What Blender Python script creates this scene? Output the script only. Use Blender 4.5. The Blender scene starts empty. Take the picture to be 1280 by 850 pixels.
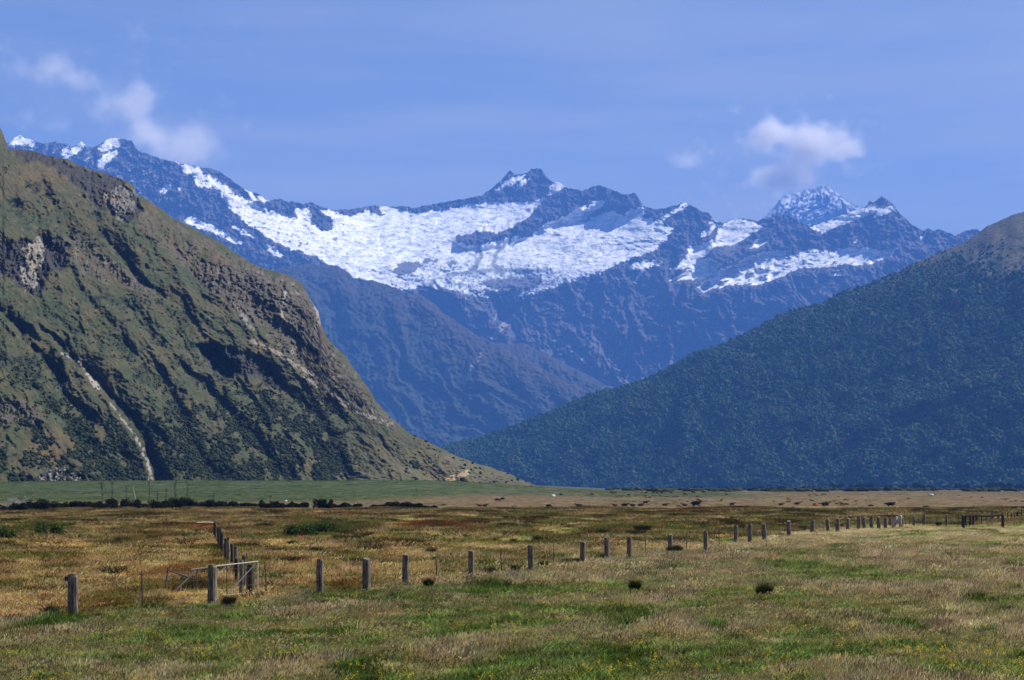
import bpy, bmesh, math, random
import numpy as np
from mathutils import Vector, Matrix
R = math.radians
rnd = random.Random(7)
rng = np.random.default_rng(11)
SC = bpy.context.scene
COL = SC.collection

# ------------------------------------------------------------------ camera
F, CX, HY, EYE = 2300.0, 640.0, 606.0, 3.9      # focal length in photo pixels, axis, horizon row, eye height
cd = bpy.data.cameras.new('camera'); cam = bpy.data.objects.new('camera', cd); COL.objects.link(cam)
cd.sensor_width = 36.0; cd.lens = 36.0 * F / 1280.0
cd.shift_y = (HY - 425.0) / 1280.0
cd.clip_start = 0.5; cd.clip_end = 90000
cam.location = (0, 0, EYE); cam.rotation_euler = (R(90), 0, 0)
SC.camera = cam

# ------------------------------------------------------------------ sky, sun, exposure
SUN_EL, SUN_AZ = 47.0, 68.0                      # azimuth clockwise from the view direction (+Y)
w = bpy.data.worlds.new('World'); SC.world = w; w.use_nodes = True
nt = w.node_tree; nt.nodes.clear()
sky = nt.nodes.new('ShaderNodeTexSky'); sky.sky_type = 'NISHITA'; sky.sun_disc = False
sky.sun_elevation = R(SUN_EL); sky.sun_rotation = R(SUN_AZ)
sky.altitude = 600; sky.air_density = 1.0; sky.dust_density = 0.15; sky.ozone_density = 3.0
tint = nt.nodes.new('ShaderNodeMix'); tint.data_type = 'RGBA'; tint.blend_type = 'MULTIPLY'; tint.inputs[0].default_value = 1.0
tint.inputs[7].default_value = (1.10, 0.96, 0.96, 1)
nt.links.new(sky.outputs[0], tint.inputs[6])
# thin high cirrus veil, soft streaks
tc = nt.nodes.new('ShaderNodeTexCoord'); mp = nt.nodes.new('ShaderNodeMapping')
mp.inputs['Scale'].default_value = (3.0, 3.0, 26.0); mp.inputs['Rotation'].default_value = (0, R(8), 0)
nz = nt.nodes.new('ShaderNodeTexNoise'); nz.inputs['Scale'].default_value = 1.6; nz.inputs['Detail'].default_value = 6; nz.inputs['Roughness'].default_value = 0.55
rp = nt.nodes.new('ShaderNodeMapRange'); rp.inputs[1].default_value = 0.35; rp.inputs[2].default_value = 0.68; rp.inputs[3].default_value = 0.25; rp.inputs[4].default_value = 1.0
mx = nt.nodes.new('ShaderNodeMix'); mx.data_type = 'RGBA'; mx.inputs[7].default_value = (7.0, 6.9, 6.2, 1)
nt.links.new(tc.outputs['Generated'], mp.inputs[0]); nt.links.new(mp.outputs[0], nz.inputs[0]); nt.links.new(nz.outputs[0], rp.inputs[0])
sp = nt.nodes.new('ShaderNodeSeparateXYZ'); nt.links.new(tc.outputs['Generated'], sp.inputs[0])
el = nt.nodes.new('ShaderNodeMapRange'); el.interpolation_type = 'SMOOTHSTEP'; el.inputs[1].default_value = 0.0; el.inputs[2].default_value = 0.42; el.inputs[3].default_value = 0.85; el.inputs[4].default_value = 0.05; nt.links.new(sp.outputs[2], el.inputs[0])
ml = nt.nodes.new('ShaderNodeMath'); ml.operation = 'MULTIPLY'; nt.links.new(rp.outputs[0], ml.inputs[0]); nt.links.new(el.outputs[0], ml.inputs[1])
nt.links.new(ml.outputs[0], mx.inputs[0]); nt.links.new(tint.outputs[2], mx.inputs[6])
bg = nt.nodes.new('ShaderNodeBackground'); bg.inputs[1].default_value = 0.048
wo = nt.nodes.new('ShaderNodeOutputWorld')
nt.links.new(mx.outputs[2], bg.inputs[0]); nt.links.new(bg.outputs[0], wo.inputs[0])

sd = bpy.data.lights.new('sun', 'SUN'); sd.energy = 5.0; sd.angle = R(0.5); sd.color = (1.0, 0.94, 0.84)
so = bpy.data.objects.new('sun', sd); COL.objects.link(so); so.location = (30, 0, 60)
sdir = Vector((math.sin(R(SUN_AZ)) * math.cos(R(SUN_EL)), math.cos(R(SUN_AZ)) * math.cos(R(SUN_EL)), math.sin(R(SUN_EL))))
so.rotation_euler = (-sdir).to_track_quat('-Z', 'Y').to_euler()
SC.view_settings.view_transform = 'Standard'; SC.view_settings.look = 'None'
SC.view_settings.gamma = 1; SC.view_settings.use_curve_mapping = False
SC.view_settings.exposure = 1.22
try:
    SC.cycles.use_denoising = True; SC.cycles.volume_bounces = 2; SC.cycles.max_bounces = 5
    SC.cycles.diffuse_bounces = 2; SC.cycles.transmission_bounces = 3; SC.cycles.transparent_max_bounces = 6
    SC.cycles.use_adaptive_sampling = True; SC.cycles.adaptive_threshold = 0.005
    SC.cycles.denoising_prefilter = 'ACCURATE'
except Exception:
    pass

# ------------------------------------------------------------------ numeric helpers
_p = np.random.default_rng(3).permutation(256); _P = np.concatenate([_p, _p, _p])
_ang = np.random.default_rng(5).uniform(0, 2 * np.pi, 256); _GX, _GY = np.cos(_ang), np.sin(_ang)
_GX = _GX.astype(np.float32); _GY = _GY.astype(np.float32); _P = _P.astype(np.int32)
def perlin(x, y, seed=0):
    x = np.asarray(x, np.float32) + np.float32(seed * 17.31); y = np.asarray(y, np.float32) + np.float32(seed * 9.77)
    xf = np.floor(x); yf = np.floor(y); xi = xf.astype(np.int32); yi = yf.astype(np.int32); fx = x - xf; fy = y - yf
    u = fx * fx * fx * (fx * (fx * 6 - 15) + 10); v = fy * fy * fy * (fy * (fy * 6 - 15) + 10)
    def g(ix, iy, dx, dy):
        h = _P[_P[(ix & 255)] + (iy & 255)]
        return _GX[h] * dx + _GY[h] * dy
    a = g(xi, yi, fx, fy); b = g(xi + 1, yi, fx - 1, fy); c = g(xi, yi + 1, fx, fy - 1); d = g(xi + 1, yi + 1, fx - 1, fy - 1)
    return ((a + (b - a) * u) * (1 - v) + (c + (d - c) * u) * v) * 1.41
def fbm(x, y, oct=5, seed=0, gain=0.5):
    s = 0; a = 1; t = 0
    for i in range(oct):
        s = s + a * perlin(x * 2**i, y * 2**i, seed + i); t += a; a *= gain
    return s / t
def ridged(x, y, oct=5, seed=0, gain=0.55):
    s = 0; a = 1; t = 0
    for i in range(oct):
        n = 1 - np.abs(perlin(x * 2**i, y * 2**i, seed + i)) * 1.6
        s = s + a * n; t += a; a *= gain
    return s / t
def sstep(a, b, x):
    t = np.clip((x - a) / (b - a), 0, 1); return t * t * (3 - 2 * t)
def inpoly(X, Y, poly):
    ins = np.zeros(X.shape, bool); n = len(poly); j = n - 1
    for i in range(n):
        xi, yi = poly[i]; xj, yj = poly[j]
        if yi != yj:
            c = ((yi > Y) != (yj > Y)) & (X < (xj - xi) * (Y - yi) / (yj - yi) + xi); ins ^= c
        j = i
    return ins
def pathdist(X, Y, pts):
    """distance to a polyline, signed side (positive = right of the path) and run 0..1"""
    best = np.full(X.shape, 1e9); side = np.zeros(X.shape); run = np.zeros(X.shape); n = len(pts) - 1
    for i in range(n):
        (x0, y0), (x1, y1) = pts[i], pts[i + 1]; dx, dy = x1 - x0, y1 - y0; L = dx * dx + dy * dy
        t = np.clip(((X - x0) * dx + (Y - y0) * dy) / L, 0, 1)
        d = np.hypot(X - x0 - t * dx, Y - y0 - t * dy); m = d < best
        best = np.where(m, d, best); side = np.where(m, np.sign((X - x0) * dy - (Y - y0) * dx), side); run = np.where(m, (i + t) / n, run)
    return best, side, run
def blur(A, k):
    for ax in (0, 1):
        for _ in range(2):
            c = np.cumsum(np.pad(A, [(k + 1, k) if a == ax else (0, 0) for a in (0, 1)], mode='edge'), axis=ax)
            n = A.shape[ax]
            A = (np.take(c, range(2 * k + 1, 2 * k + 1 + n), ax) - np.take(c, range(0, n), ax)) / (2 * k + 1)
    return A
def lerp(a, b, t):
    t = np.asarray(t)[..., None] if np.ndim(t) and np.ndim(a) != np.ndim(t) else t
    return np.asarray(a) * (1 - t) + np.asarray(b) * t
def paint(C, col, m):
    m = np.clip(m, 0, 1)[..., None]; C[...] = C * (1 - m) + np.asarray(col) * m

# ------------------------------------------------------------------ object helpers
def tag(o, label=None, cat=None, group=None, kind=None):
    if label: o['label'] = label
    if cat: o['category'] = cat
    if group: o['group'] = group
    if kind: o['kind'] = kind
    return o
def mesh_np(name, V, Fq, mat=None, tintc=None, smooth=True, parent=None, link=True):
    V = np.asarray(V, np.float32); Fq = np.asarray(Fq, np.int32)
    me = bpy.data.meshes.new(name); k = Fq.shape[1]
    me.vertices.add(len(V)); me.vertices.foreach_set('co', V.ravel())
    me.loops.add(Fq.size); me.loops.foreach_set('vertex_index', Fq.ravel())
    me.polygons.add(len(Fq)); me.polygons.foreach_set('loop_start', np.arange(0, Fq.size, k, dtype=np.int32))
    me.polygons.foreach_set('loop_total', np.full(len(Fq), k, np.int32))
    me.polygons.foreach_set('use_smooth', np.full(len(Fq), smooth))
    me.update(calc_edges=True)
    if tintc is not None:
        a = me.attributes.new('tint', 'FLOAT_COLOR', 'POINT')
        c = np.ones((len(V), 4), np.float32); c[:, :3] = np.asarray(tintc).reshape(-1, 3); a.data.foreach_set('color', c.ravel())
    if mat: me.materials.append(mat)
    o = bpy.data.objects.new(name, me)
    if link: COL.objects.link(o)
    if parent: o.parent = parent
    return o
def empty(name, loc=(0, 0, 0), rz=0):
    o = bpy.data.objects.new(name, None); o.location = loc; o.rotation_euler = (0, 0, rz); o.empty_display_size = 0.3
    COL.objects.link(o); return o
class MB:
    def __init__(s): s.v = []; s.f = []
    def ring_tube(s, pts, rads, n=8, cap=True, rough=0.0, seed=0):
        pts = [Vector(p) for p in pts]; base = len(s.v); rr = random.Random(seed)
        off = [1 + rough * rr.uniform(-1, 1) for _ in range(n)]
        for i, p in enumerate(pts):
            d = (pts[min(i + 1, len(pts) - 1)] - pts[max(i - 1, 0)]).normalized()
            up = Vector((0, 0, 1)) if abs(d.z) < 0.9 else Vector((1, 0, 0))
            a = d.cross(up).normalized(); b = d.cross(a).normalized()
            for k in range(n):
                t = 2 * math.pi * k / n; r = rads[i] * off[k] * (1 + rough * 0.4 * rr.uniform(-1, 1))
                s.v.append(p + a * (math.cos(t) * r) + b * (math.sin(t) * r))
        for i in range(len(pts) - 1):
            for k in range(n):
                a0 = base + i * n + k; a1 = base + i * n + (k + 1) % n
                s.f.append((a0, a1, a1 + n, a0 + n))
        if cap:
            s.f.append(tuple(base + k for k in range(n))[::-1]); s.f.append(tuple(base + (len(pts) - 1) * n + k for k in range(n)))
    def tube(s, p, q, r, n=8, r2=None): s.ring_tube([p, q], [r, r2 or r], n)
    def quad(s, a, b, c, d):
        i = len(s.v); s.v += [Vector(a), Vector(b), Vector(c), Vector(d)]; s.f.append((i, i + 1, i + 2, i + 3))
    def box(s, c, sz, rz=0):
        m = Matrix.Rotation(rz, 3, 'Z'); i = len(s.v); c = Vector(c)
        for dx in (-1, 1):
            for dy in (-1, 1):
                for dz in (-1, 1): s.v.append(c + m @ Vector((dx * sz[0] / 2, dy * sz[1] / 2, dz * sz[2] / 2)))
        s.f += [tuple(i + k for k in q) for q in ((0, 1, 3, 2), (4, 6, 7, 5), (0, 4, 5, 1), (2, 3, 7, 6), (0, 2, 6, 4), (1, 5, 7, 3))]
    def build(s, name, mat, parent=None, smooth=False, link=True):
        me = bpy.data.meshes.new(name); me.from_pydata([tuple(v) for v in s.v], [], s.f); me.update()
        for p in me.polygons: p.use_smooth = smooth
        if mat: me.materials.append(mat)
        o = bpy.data.objects.new(name, me)
        if link: COL.objects.link(o)
        if parent: o.parent = parent
        return o

# ------------------------------------------------------------------ materials
def mat_new(name):
    m = bpy.data.materials.new(name); m.use_nodes = True; nt = m.node_tree
    return m, nt, nt.nodes['Principled BSDF'], nt.nodes['Material Output']
def mat_terrain(name, scale, bump, contrast=0.35, detail=8, rough=0.9, spec=0.15, hue=(1.12, 1.0, 0.85), stretch=(1, 1, 1)):
    """vertex colour times several octaves of object-space noise, with a matching bump (metres)"""
    m, nt, b, out = mat_new(name); L = nt.links.new
    at = nt.nodes.new('ShaderNodeAttribute'); at.attribute_name = 'tint'
    tc = nt.nodes.new('ShaderNodeTexCoord'); mp = nt.nodes.new('ShaderNodeMapping'); mp.inputs['Scale'].default_value = stretch
    n1 = nt.nodes.new('ShaderNodeTexNoise'); n1.inputs['Scale'].default_value = 1 / scale; n1.inputs['Detail'].default_value = detail; n1.inputs['Roughness'].default_value = 0.65
    n2 = nt.nodes.new('ShaderNodeTexNoise'); n2.inputs['Scale'].default_value = 0.21 / scale; n2.inputs['Detail'].default_value = 5
    L(tc.outputs['Object'], mp.inputs[0]); L(mp.outputs[0], n1.inputs[0]); L(mp.outputs[0], n2.inputs[0])
    r = nt.nodes.new('ShaderNodeMapRange'); r.inputs[1].default_value = 0.3; r.inputs[2].default_value = 0.7
    r.inputs[3].default_value = 1 - contrast; r.inputs[4].default_value = 1 + contrast; L(n1.outputs[0], r.inputs[0])
    mu = nt.nodes.new('ShaderNodeMix'); mu.data_type = 'RGBA'; mu.blend_type = 'MULTIPLY'; mu.inputs[0].default_value = 1
    L(at.outputs['Color'], mu.inputs[6]); L(r.outputs[0], mu.inputs[7])
    hu = nt.nodes.new('ShaderNodeMix'); hu.data_type = 'RGBA'; hu.blend_type = 'MULTIPLY'
    r2 = nt.nodes.new('ShaderNodeMapRange'); r2.inputs[1].default_value = 0.4; r2.inputs[2].default_value = 0.65; L(n2.outputs[0], r2.inputs[0])
    L(r2.outputs[0], hu.inputs[0]); L(mu.outputs[2], hu.inputs[6]); hu.inputs[7].default_value = (*hue, 1)
    L(hu.outputs[2], b.inputs['Base Color'])
    b.inputs['Roughness'].default_value = rough; b.inputs['Specular IOR Level'].default_value = spec
    bp = nt.nodes.new('ShaderNodeBump'); bp.inputs['Distance'].default_value = bump; bp.inputs['Strength'].default_value = 1
    L(n1.outputs[0], bp.inputs['Height']); L(bp.outputs[0], b.inputs['Normal'])
    return m
def mat_plain(name, c1, c2, scale, bump=0.0, rough=0.85, metal=0, stretch=(1, 1, 1)):
    m, nt, b, out = mat_new(name); L = nt.links.new
    tc = nt.nodes.new('ShaderNodeTexCoord'); mp = nt.nodes.new('ShaderNodeMapping'); mp.inputs['Scale'].default_value = stretch
    n1 = nt.nodes.new('ShaderNodeTexNoise'); n1.inputs['Scale'].default_value = scale; n1.inputs['Detail'].default_value = 7; n1.inputs['Roughness'].default_value = 0.65
    L(tc.outputs['Object'], mp.inputs[0]); L(mp.outputs[0], n1.inputs[0])
    r = nt.nodes.new('ShaderNodeMapRange'); r.inputs[1].default_value = 0.35; r.inputs[2].default_value = 0.65; L(n1.outputs[0], r.inputs[0])
    mu = nt.nodes.new('ShaderNodeMix'); mu.data_type = 'RGBA'; mu.inputs[6].default_value = (*c1, 1); mu.inputs[7].default_value = (*c2, 1)
    L(r.outputs[0], mu.inputs[0]); L(mu.outputs[2], b.inputs['Base Color'])
    b.inputs['Roughness'].default_value = rough; b.inputs['Metallic'].default_value = metal; b.inputs['Specular IOR Level'].default_value = 0.25
    if bump:
        bp = nt.nodes.new('ShaderNodeBump'); bp.inputs['Distance'].default_value = bump; L(n1.outputs[0], bp.inputs['Height']); L(bp.outputs[0], b.inputs['Normal'])
    return m
def mat_leaf(name, instanced=True, base=None, trans=0.3, var=0.35, scale=3.0):
    m, nt, b, out = mat_new(name); L = nt.links.new
    nt.nodes.remove(b)
    if base is None:
        at = nt.nodes.new('ShaderNodeAttribute'); at.attribute_name = 'tint'; at.attribute_type = 'INSTANCER' if instanced else 'GEOMETRY'; src = at.outputs['Color']
    else:
        rg = nt.nodes.new('ShaderNodeRGB'); rg.outputs[0].default_value = (*base, 1); src = rg.outputs[0]
    tc = nt.nodes.new('ShaderNodeNewGeometry')
    n1 = nt.nodes.new('ShaderNodeTexNoise'); n1.inputs['Scale'].default_value = scale; n1.inputs['Detail'].default_value = 3; L(tc.outputs['Position'], n1.inputs[0])
    r = nt.nodes.new('ShaderNodeMapRange'); r.inputs[1].default_value = 0.3; r.inputs[2].default_value = 0.7; r.inputs[3].default_value = 1 - var; r.inputs[4].default_value = 1 + var; L(n1.outputs[0], r.inputs[0])
    mu = nt.nodes.new('ShaderNodeMix'); mu.data_type = 'RGBA'; mu.blend_type = 'MULTIPLY'; mu.inputs[0].default_value = 1
    L(src, mu.inputs[6]); L(r.outputs[0], mu.inputs[7])
    d = nt.nodes.new('ShaderNodeBsdfDiffuse'); t = nt.nodes.new('ShaderNodeBsdfTranslucent'); ms = nt.nodes.new('ShaderNodeMixShader'); ms.inputs[0].default_value = trans
    L(mu.outputs[2], d.inputs[0]); L(mu.outputs[2], t.inputs[0]); L(d.outputs[0], ms.inputs[1]); L(t.outputs[0], ms.inputs[2]); L(ms.outputs[0], out.inputs[0])
    return m
M = {}
M['wood'] = mat_plain('weathered_wood', (0.026, 0.021, 0.017), (0.185, 0.162, 0.135), 9, 0.012, 0.9, stretch=(2.2, 2.2, 0.35))
M['dark_wood'] = mat_plain('dark_wood', (0.016, 0.014, 0.012), (0.05, 0.043, 0.037), 9, 0.01, 0.9, stretch=(2, 2, 0.4))
M['pale_wood'] = mat_plain('bleached_wood', (0.20, 0.19, 0.175), (0.42, 0.40, 0.37), 6, 0.02, 0.9, stretch=(2, 2, 0.5))
M['steel'] = mat_plain('rusty_steel', (0.05, 0.04, 0.035), (0.12, 0.09, 0.07), 14, 0.002, 0.7)
M['galv'] = mat_plain('galvanised_pipe', (0.36, 0.35, 0.33), (0.52, 0.51, 0.48), 12, 0.001, 0.6, 0.15)
M['wire'] = mat_plain('fence_wire', (0.05, 0.045, 0.04), (0.10, 0.09, 0.08), 20, 0, 0.7, 0.2)
M['rock'] = mat_plain('pale_boulder', (0.22, 0.21, 0.20), (0.50, 0.48, 0.46), 1.2, 0.1, 0.95)
M['grass_i'] = mat_leaf('grass_blades', True, trans=0.45, scale=2.5)
M['canopy_i'] = mat_leaf('forest_canopy', True, trans=0.08, var=0.4, scale=0.35)
M['shrub_i'] = mat_leaf('hill_shrub_leaves', True, trans=0.08, var=0.4, scale=0.6)
M['bush'] = mat_leaf('dark_bush_leaves', base=(0.020, 0.023, 0.011), trans=0.15)
M['rush'] = mat_leaf('rush_stems', base=(0.030, 0.034, 0.013), trans=0.15)
M['gbush'] = mat_leaf('green_bush_leaves', base=(0.035, 0.065, 0.016), trans=0.2)
M['tree'] = mat_leaf('valley_tree_leaves', base=(0.012, 0.020, 0.011), trans=0.15)
M['bark'] = mat_plain('bark', (0.05, 0.045, 0.04), (0.12, 0.11, 0.09), 10, 0.01, 0.9)

# ------------------------------------------------------------------ the valley floor
FENCE_ROW = ([-200, 0, 91, 265, 400, 507, 589, 664, 759, 837, 937, 1015, 1120, 1280, 1500], [803, 786, 776, 757, 745, 734, 727, 717, 704, 690, 679, 666, 661, 660, 659])
def gz(x, y):
    x = np.asarray(x, float); y = np.asarray(y, float); px = CX + F * x / np.maximum(y, 15)
    near = 1 - sstep(200, 500, y)
    z = near * (0.20 * fbm(x / 9, y / 9, 3, 2) + 0.22 * np.abs(fbm(x / 3.0, y / 3.4, 3, 8)))
    z = z + sstep(300, 960, y) * 6.0 * sstep(800, 520, px)
    z = z - sstep(1000, 4600, y) * 9.0 * sstep(640, 860, px)
    return z
def at(px, row, it=6):
    """the point of the valley floor that the photo shows at this pixel"""
    z = 0.0; y = 100
    for _ in range(it):
        y = F * (EYE - z) / (row - HY); x = (px - CX) / F * y; z = float(gz(x, y))
    return Vector((x, y, z))
def ground_fields(x, y):
    px = CX + F * x / np.maximum(y, 15); q = HY + F * EYE / np.maximum(y, 12)
    n1 = fbm(x / 7.0, y / 9.0, 4, 21); n2 = fbm(x / 1.7, y / 2.2, 3, 33); n3 = fbm(x / 16.0, y / 24.0, 4, 41); n4 = fbm(x / 4.0, y / 14.0, 3, 57)
    nf = fbm(x / 30.0, y / 160.0, 4, 63)
    C = np.zeros(x.shape + (3,)); C[...] = (0.150, 0.138, 0.060)
    paint(C, (0.078, 0.105, 0.030), sstep(0.02, 0.34, 0.75 * n1 + 0.7 * n2 + 0.16 * sstep(760, 850, q)))
    paint(C, (0.275, 0.208, 0.132), sstep(0.0, 0.35, -n1 - 0.35 * n2 + 0.25 * sstep(800, 700, q) - 0.08))
    paint(C, (0.048, 0.070, 0.016), sstep(0.22, 0.45, n4 + 0.4 * n2))
    H = 1.0 + 0.9 * sstep(0.0, 0.35, -n1 - 0.35 * n2 + 0.2 * sstep(800, 700, q))
    # rough, taller growth beyond the fence
    rowf = np.interp(px, *FENCE_ROW); rough = sstep(-2, 9, rowf - q)
    D = np.zeros_like(C); D[...] = (0.330, 0.235, 0.115)
    left = sstep(560, 240, px); 
    paint(D, (0.440, 0.260, 0.120), sstep(-0.05, 0.30, n3 + 0.2) * left * sstep(655, 640, q) * 0.9)
    paint(D, (0.370, 0.190, 0.095), sstep(0.1, 0.30, n1) * left * 0.7)
    paint(D, (0.110, 0.112, 0.026), sstep(0.0, 0.25, n1 * 0.7 + 0.6 * n4 + 0.10 * sstep(300, 700, px)))
    paint(D, (0.075, 0.085, 0.020), sstep(0.16, 0.36, n3 * 0.6 + 0.7 * n2 + 0.12 * sstep(690, 650, q)))
    paint(D, (0.160, 0.080, 0.028), sstep(0.18, 0.36, n4 * 0.8 - n1 * 0.35 + 0.5 * n2) * 0.9)
    red = np.exp(-(((px - 552) / 62)**2 + ((q - 659) / 5)**2)) + 0.8 * np.exp(-(((px - 868) / 50)**2 + ((q - 640) / 3.5)**2)) + 0.6 * np.exp(-(((px - 250) / 60)**2 + ((q - 662) / 6)**2)) + 0.5 * np.exp(-(((px - 425) / 50)**2 + ((q - 645) / 5)**2))
    paint(D, (0.150, 0.030, 0.014), sstep(0.25, 0.6, red + 0.6 * n2) * 0.9)
    grn = np.exp(-(((px - 410) / 70)**2 + ((q - 662) / 7)**2)) + np.exp(-(((px - 60) / 45)**2 + ((q - 661) / 6)**2)) + np.exp(-(((px - 5) / 22)**2 + ((q - 668) / 7)**2)) + 0.6 * np.exp(-(((px - 1180) / 130)**2 + ((q - 655) / 4)**2))
    paint(D, (0.060, 0.080, 0.018), sstep(0.3, 0.7, grn + 0.5 * n2))
    C = C * (1 - rough[..., None]) + D * rough[..., None]; H = H * (1 - rough) + rough * (1.22 + 0.7 * n1)
    # the far flats
    flat = sstep(640, 632, q + 2.2 * nf)
    E = np.zeros_like(C); E[...] = (0.105, 0.076, 0.042)
    paint(E, (0.060, 0.054, 0.024), sstep(0.0, 0.25, nf) * 0.7)
    paint(E, (0.050, 0.056, 0.024), sstep(623.5, 621, q + 1.2 * nf) * sstep(1040, 880, px))
    paint(E, (0.078, 0.062, 0.036), sstep(620, 617, q) * sstep(880, 1040, px))
    paint(E, (0.10, 0.08, 0.06), np.exp(-((q - 624) / 1.2)**2) * sstep(600, 700, px) * 0.8)
    C = C * (1 - flat[..., None]) + E * flat[..., None]
    pad = sstep(262, 340, y + 10 * nf) * sstep(750, 560, px + 260 * sstep(600, 300, y))
    G = np.zeros_like(C); G[...] = (0.034, 0.056, 0.017)
    paint(G, (0.050, 0.066, 0.024), sstep(-0.05, 0.3, fbm(x / 60, y / 120, 4, 71)) * 0.7)
    paint(G, (0.12, 0.10, 0.06), sstep(430, 330, y))
    C = C * (1 - pad[..., None]) + G * pad[..., None]
    H = H * (1 - 0.5 * flat) * (1 - 0.85 * pad)
    H = H * (1 - 0.50 * sstep(190, 215, px) * sstep(345, 325, px) * sstep(736, 741, q) * sstep(764, 756, q)) * (1 - 0.35 * np.exp(-((q - rowf) / 3.5)**2)) * (1 - 0.40 * sstep(100, 150, y))
    return C, H
def build_ground():
    ys = np.concatenate([[-900, -300, -80, 0, 14, 24, 30], np.geomspace(33, 620, 520), np.geomspace(628, 19000, 170)])
    t = np.linspace(-1, 1, 560); s = np.sign(t) * (0.55 * np.abs(t) + 0.45 * np.abs(t)**5)
    W = np.maximum(ys, 30) * 0.62; W[0:3] = [900, 300, 100]
    W = W + 3000 * sstep(620, 3000, ys)
    X = s[None, :] * W[:, None]; Y = np.repeat(ys[:, None], len(t), 1)
    Z = gz(X, Y); C, H = ground_fields(X, np.maximum(Y, 20))
    C = C * 0.85
    nr, nc = X.shape; idx = np.arange(nr * nc).reshape(nr, nc)
    Fq = np.stack([idx[:-1, :-1], idx[:-1, 1:], idx[1:, 1:], idx[1:, :-1]], -1).reshape(-1, 4)
    V = np.stack([X, Y, Z], -1).reshape(-1, 3)
    o = mesh_np('ground', V, Fq, mat_terrain('pasture_soil', 0.5, 0.06, 0.3, hue=(1.1, 0.95, 0.8)), C)
    tag(o, kind='structure')
build_ground()

# ------------------------------------------------------------------ mountains: each one a relief with real distances
def ray(px, row, D): return np.stack([(px - CX) / F * D, D, EYE + (HY - row) / F * D], -1)
def relief(name, sil, foot, step, depth_fn, paint_fn, mat, x0, x1, jag=(0.8, 7), seed=1, vstep=None, back=(0.7, 900), nback=14):
    xs = np.arange(x0, x1 + step, step); sx, sy = zip(*sil)
    ys = np.interp(xs, sx, sy) + jag[0] * fbm(xs / jag[1], xs * 0 + 3.3, 4, seed, 0.6) * 1.6
    vstep = vstep or step; nrow = int((foot - ys.min()) / vstep) + 1
    v = np.linspace(0, 1, nrow)[:, None]                     # 0 foot ... 1 ridge
    PY = foot + (ys[None, :] - foot) * v; PX = np.repeat(xs[None, :], nrow, 0)
    edge = PY - ys[None, :]                                  # pixels below the ridge
    D = depth_fn(PX, PY, edge)
    P = ray(PX, PY, D); C = paint_fn(PX, PY, edge)
    # the far side, falling away behind the ridge
    top = P[-1]; Bk = []; Cb = []
    for k in range(1, nback + 1):
        t = (k / nback)**1.6; q = top.copy(); q[:, 1] += back[1] * t
        q[:, 2] -= back[0] * back[1] * t * (1 + 0.15 * fbm(xs / 30, xs * 0 + k * 0.6, 3, seed + 2)); Bk.append(q); Cb.append(C[-1])
    V = np.concatenate([P, np.array(Bk)], 0); CC = np.concatenate([C, np.array(Cb)], 0)
    nr, nc = V.shape[:2]; idx = np.arange(nr * nc).reshape(nr, nc)
    Fq = np.stack([idx[:-1, :-1], idx[:-1, 1:], idx[1:, 1:], idx[1:, :-1]], -1).reshape(-1, 4)
    o = mesh_np(name, V.reshape(-1, 3), Fq, mat, CC)
    tag(o, kind='structure')
    return o, PX, PY, D, P, C
def plane_depth(Df, h, slope): return Df / np.maximum(1 - h / (F * slope), 0.15)
def wpoly(PX, PY, poly, amp, lam, seed):
    a = np.asarray(poly, float); mg = amp * 1.6 + 2                # only work inside the polygon's surroundings
    M_ = (PX > a[:, 0].min() - mg) & (PX < a[:, 0].max() + mg) & (PY > a[:, 1].min() - mg) & (PY < a[:, 1].max() + mg)
    out = np.zeros(PX.shape)
    if M_.any(): out[M_] = _wpoly(PX[M_], PY[M_], poly, amp, lam, seed)
    return out
def _wpoly(PX, PY, poly, amp, lam, seed):
    dx = amp * fbm(PX / lam, PY / lam, 4, seed, 0.6) * 2; dy = amp * fbm(PX / lam, PY / lam, 4, seed + 9, 0.6) * 2
    return inpoly(PX + dx, PY + dy, poly).astype(float)

# ---- near grassy hill on the left
HILL = [(-140, 120), (-60, 138), (-8, 150), (0, 158.6), (3.2, 165), (5.7, 181), (9.5, 185), (28.6, 187), (44.5, 190), (63.5, 195), (82.6, 199), (98.5, 206), (114, 212), (127, 216), (143, 220.5), (159, 225), (167, 233),
        (170, 242), (184, 249), (203, 262), (216, 273), (235, 282), (254, 292), (273, 301), (292, 314), (311, 327), (330, 335), (349, 340), (365, 346), (375, 352), (381, 360), (386, 371), (394, 384), (398, 390), (401, 405),
        (411, 425), (429, 442), (442, 460), (460, 484), (470, 501), (487, 520), (508, 539), (525, 547), (547, 558), (566, 568), (594, 578), (614, 585), (635, 592), (652, 600), (668, 606), (693, 611), (740, 620)]
GUL = [([(-30, 372), (0, 390), (33, 423), (53, 446), (69, 472), (89, 502), (109, 525)], 8, 12),
       ([(40, 408), (79, 436), (105, 459), (132, 488), (158, 515), (180, 544), (194, 591), (200, 612)], 9, 18),
       ([(90, 398), (125, 426), (160, 452), (198, 480), (230, 535), (263, 590)], 14, 12),
       ([(140, 365), (171, 393), (204, 436), (250, 475), (290, 515), (323, 554), (349, 590)], 13, 11),
       ([(170, 340), (211, 393), (237, 439), (283, 472), (330, 502), (379, 538), (400, 571), (420, 600)], 12, 10),
       ([(105, 235), (127, 289), (140, 308), (158, 330), (200, 372)], 9, 7),
       ([(290, 425), (350, 482), (392, 520), (426, 560), (440, 600)], 12, 9),
       ([(0, 440), (60, 500), (110, 560), (140, 600)], 14, 13),
       ([(380, 480), (440, 530), (500, 570), (540, 600)], 12, 8),
       ([(30, 215), (60, 270), (90, 300), (150, 350)], 12, 9),
       ([(200, 270), (260, 330), (330, 400), (390, 455), (450, 520)], 12, 4),
       ([(0, 250), (40, 290), (60, 320)], 10, 8)]
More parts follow.
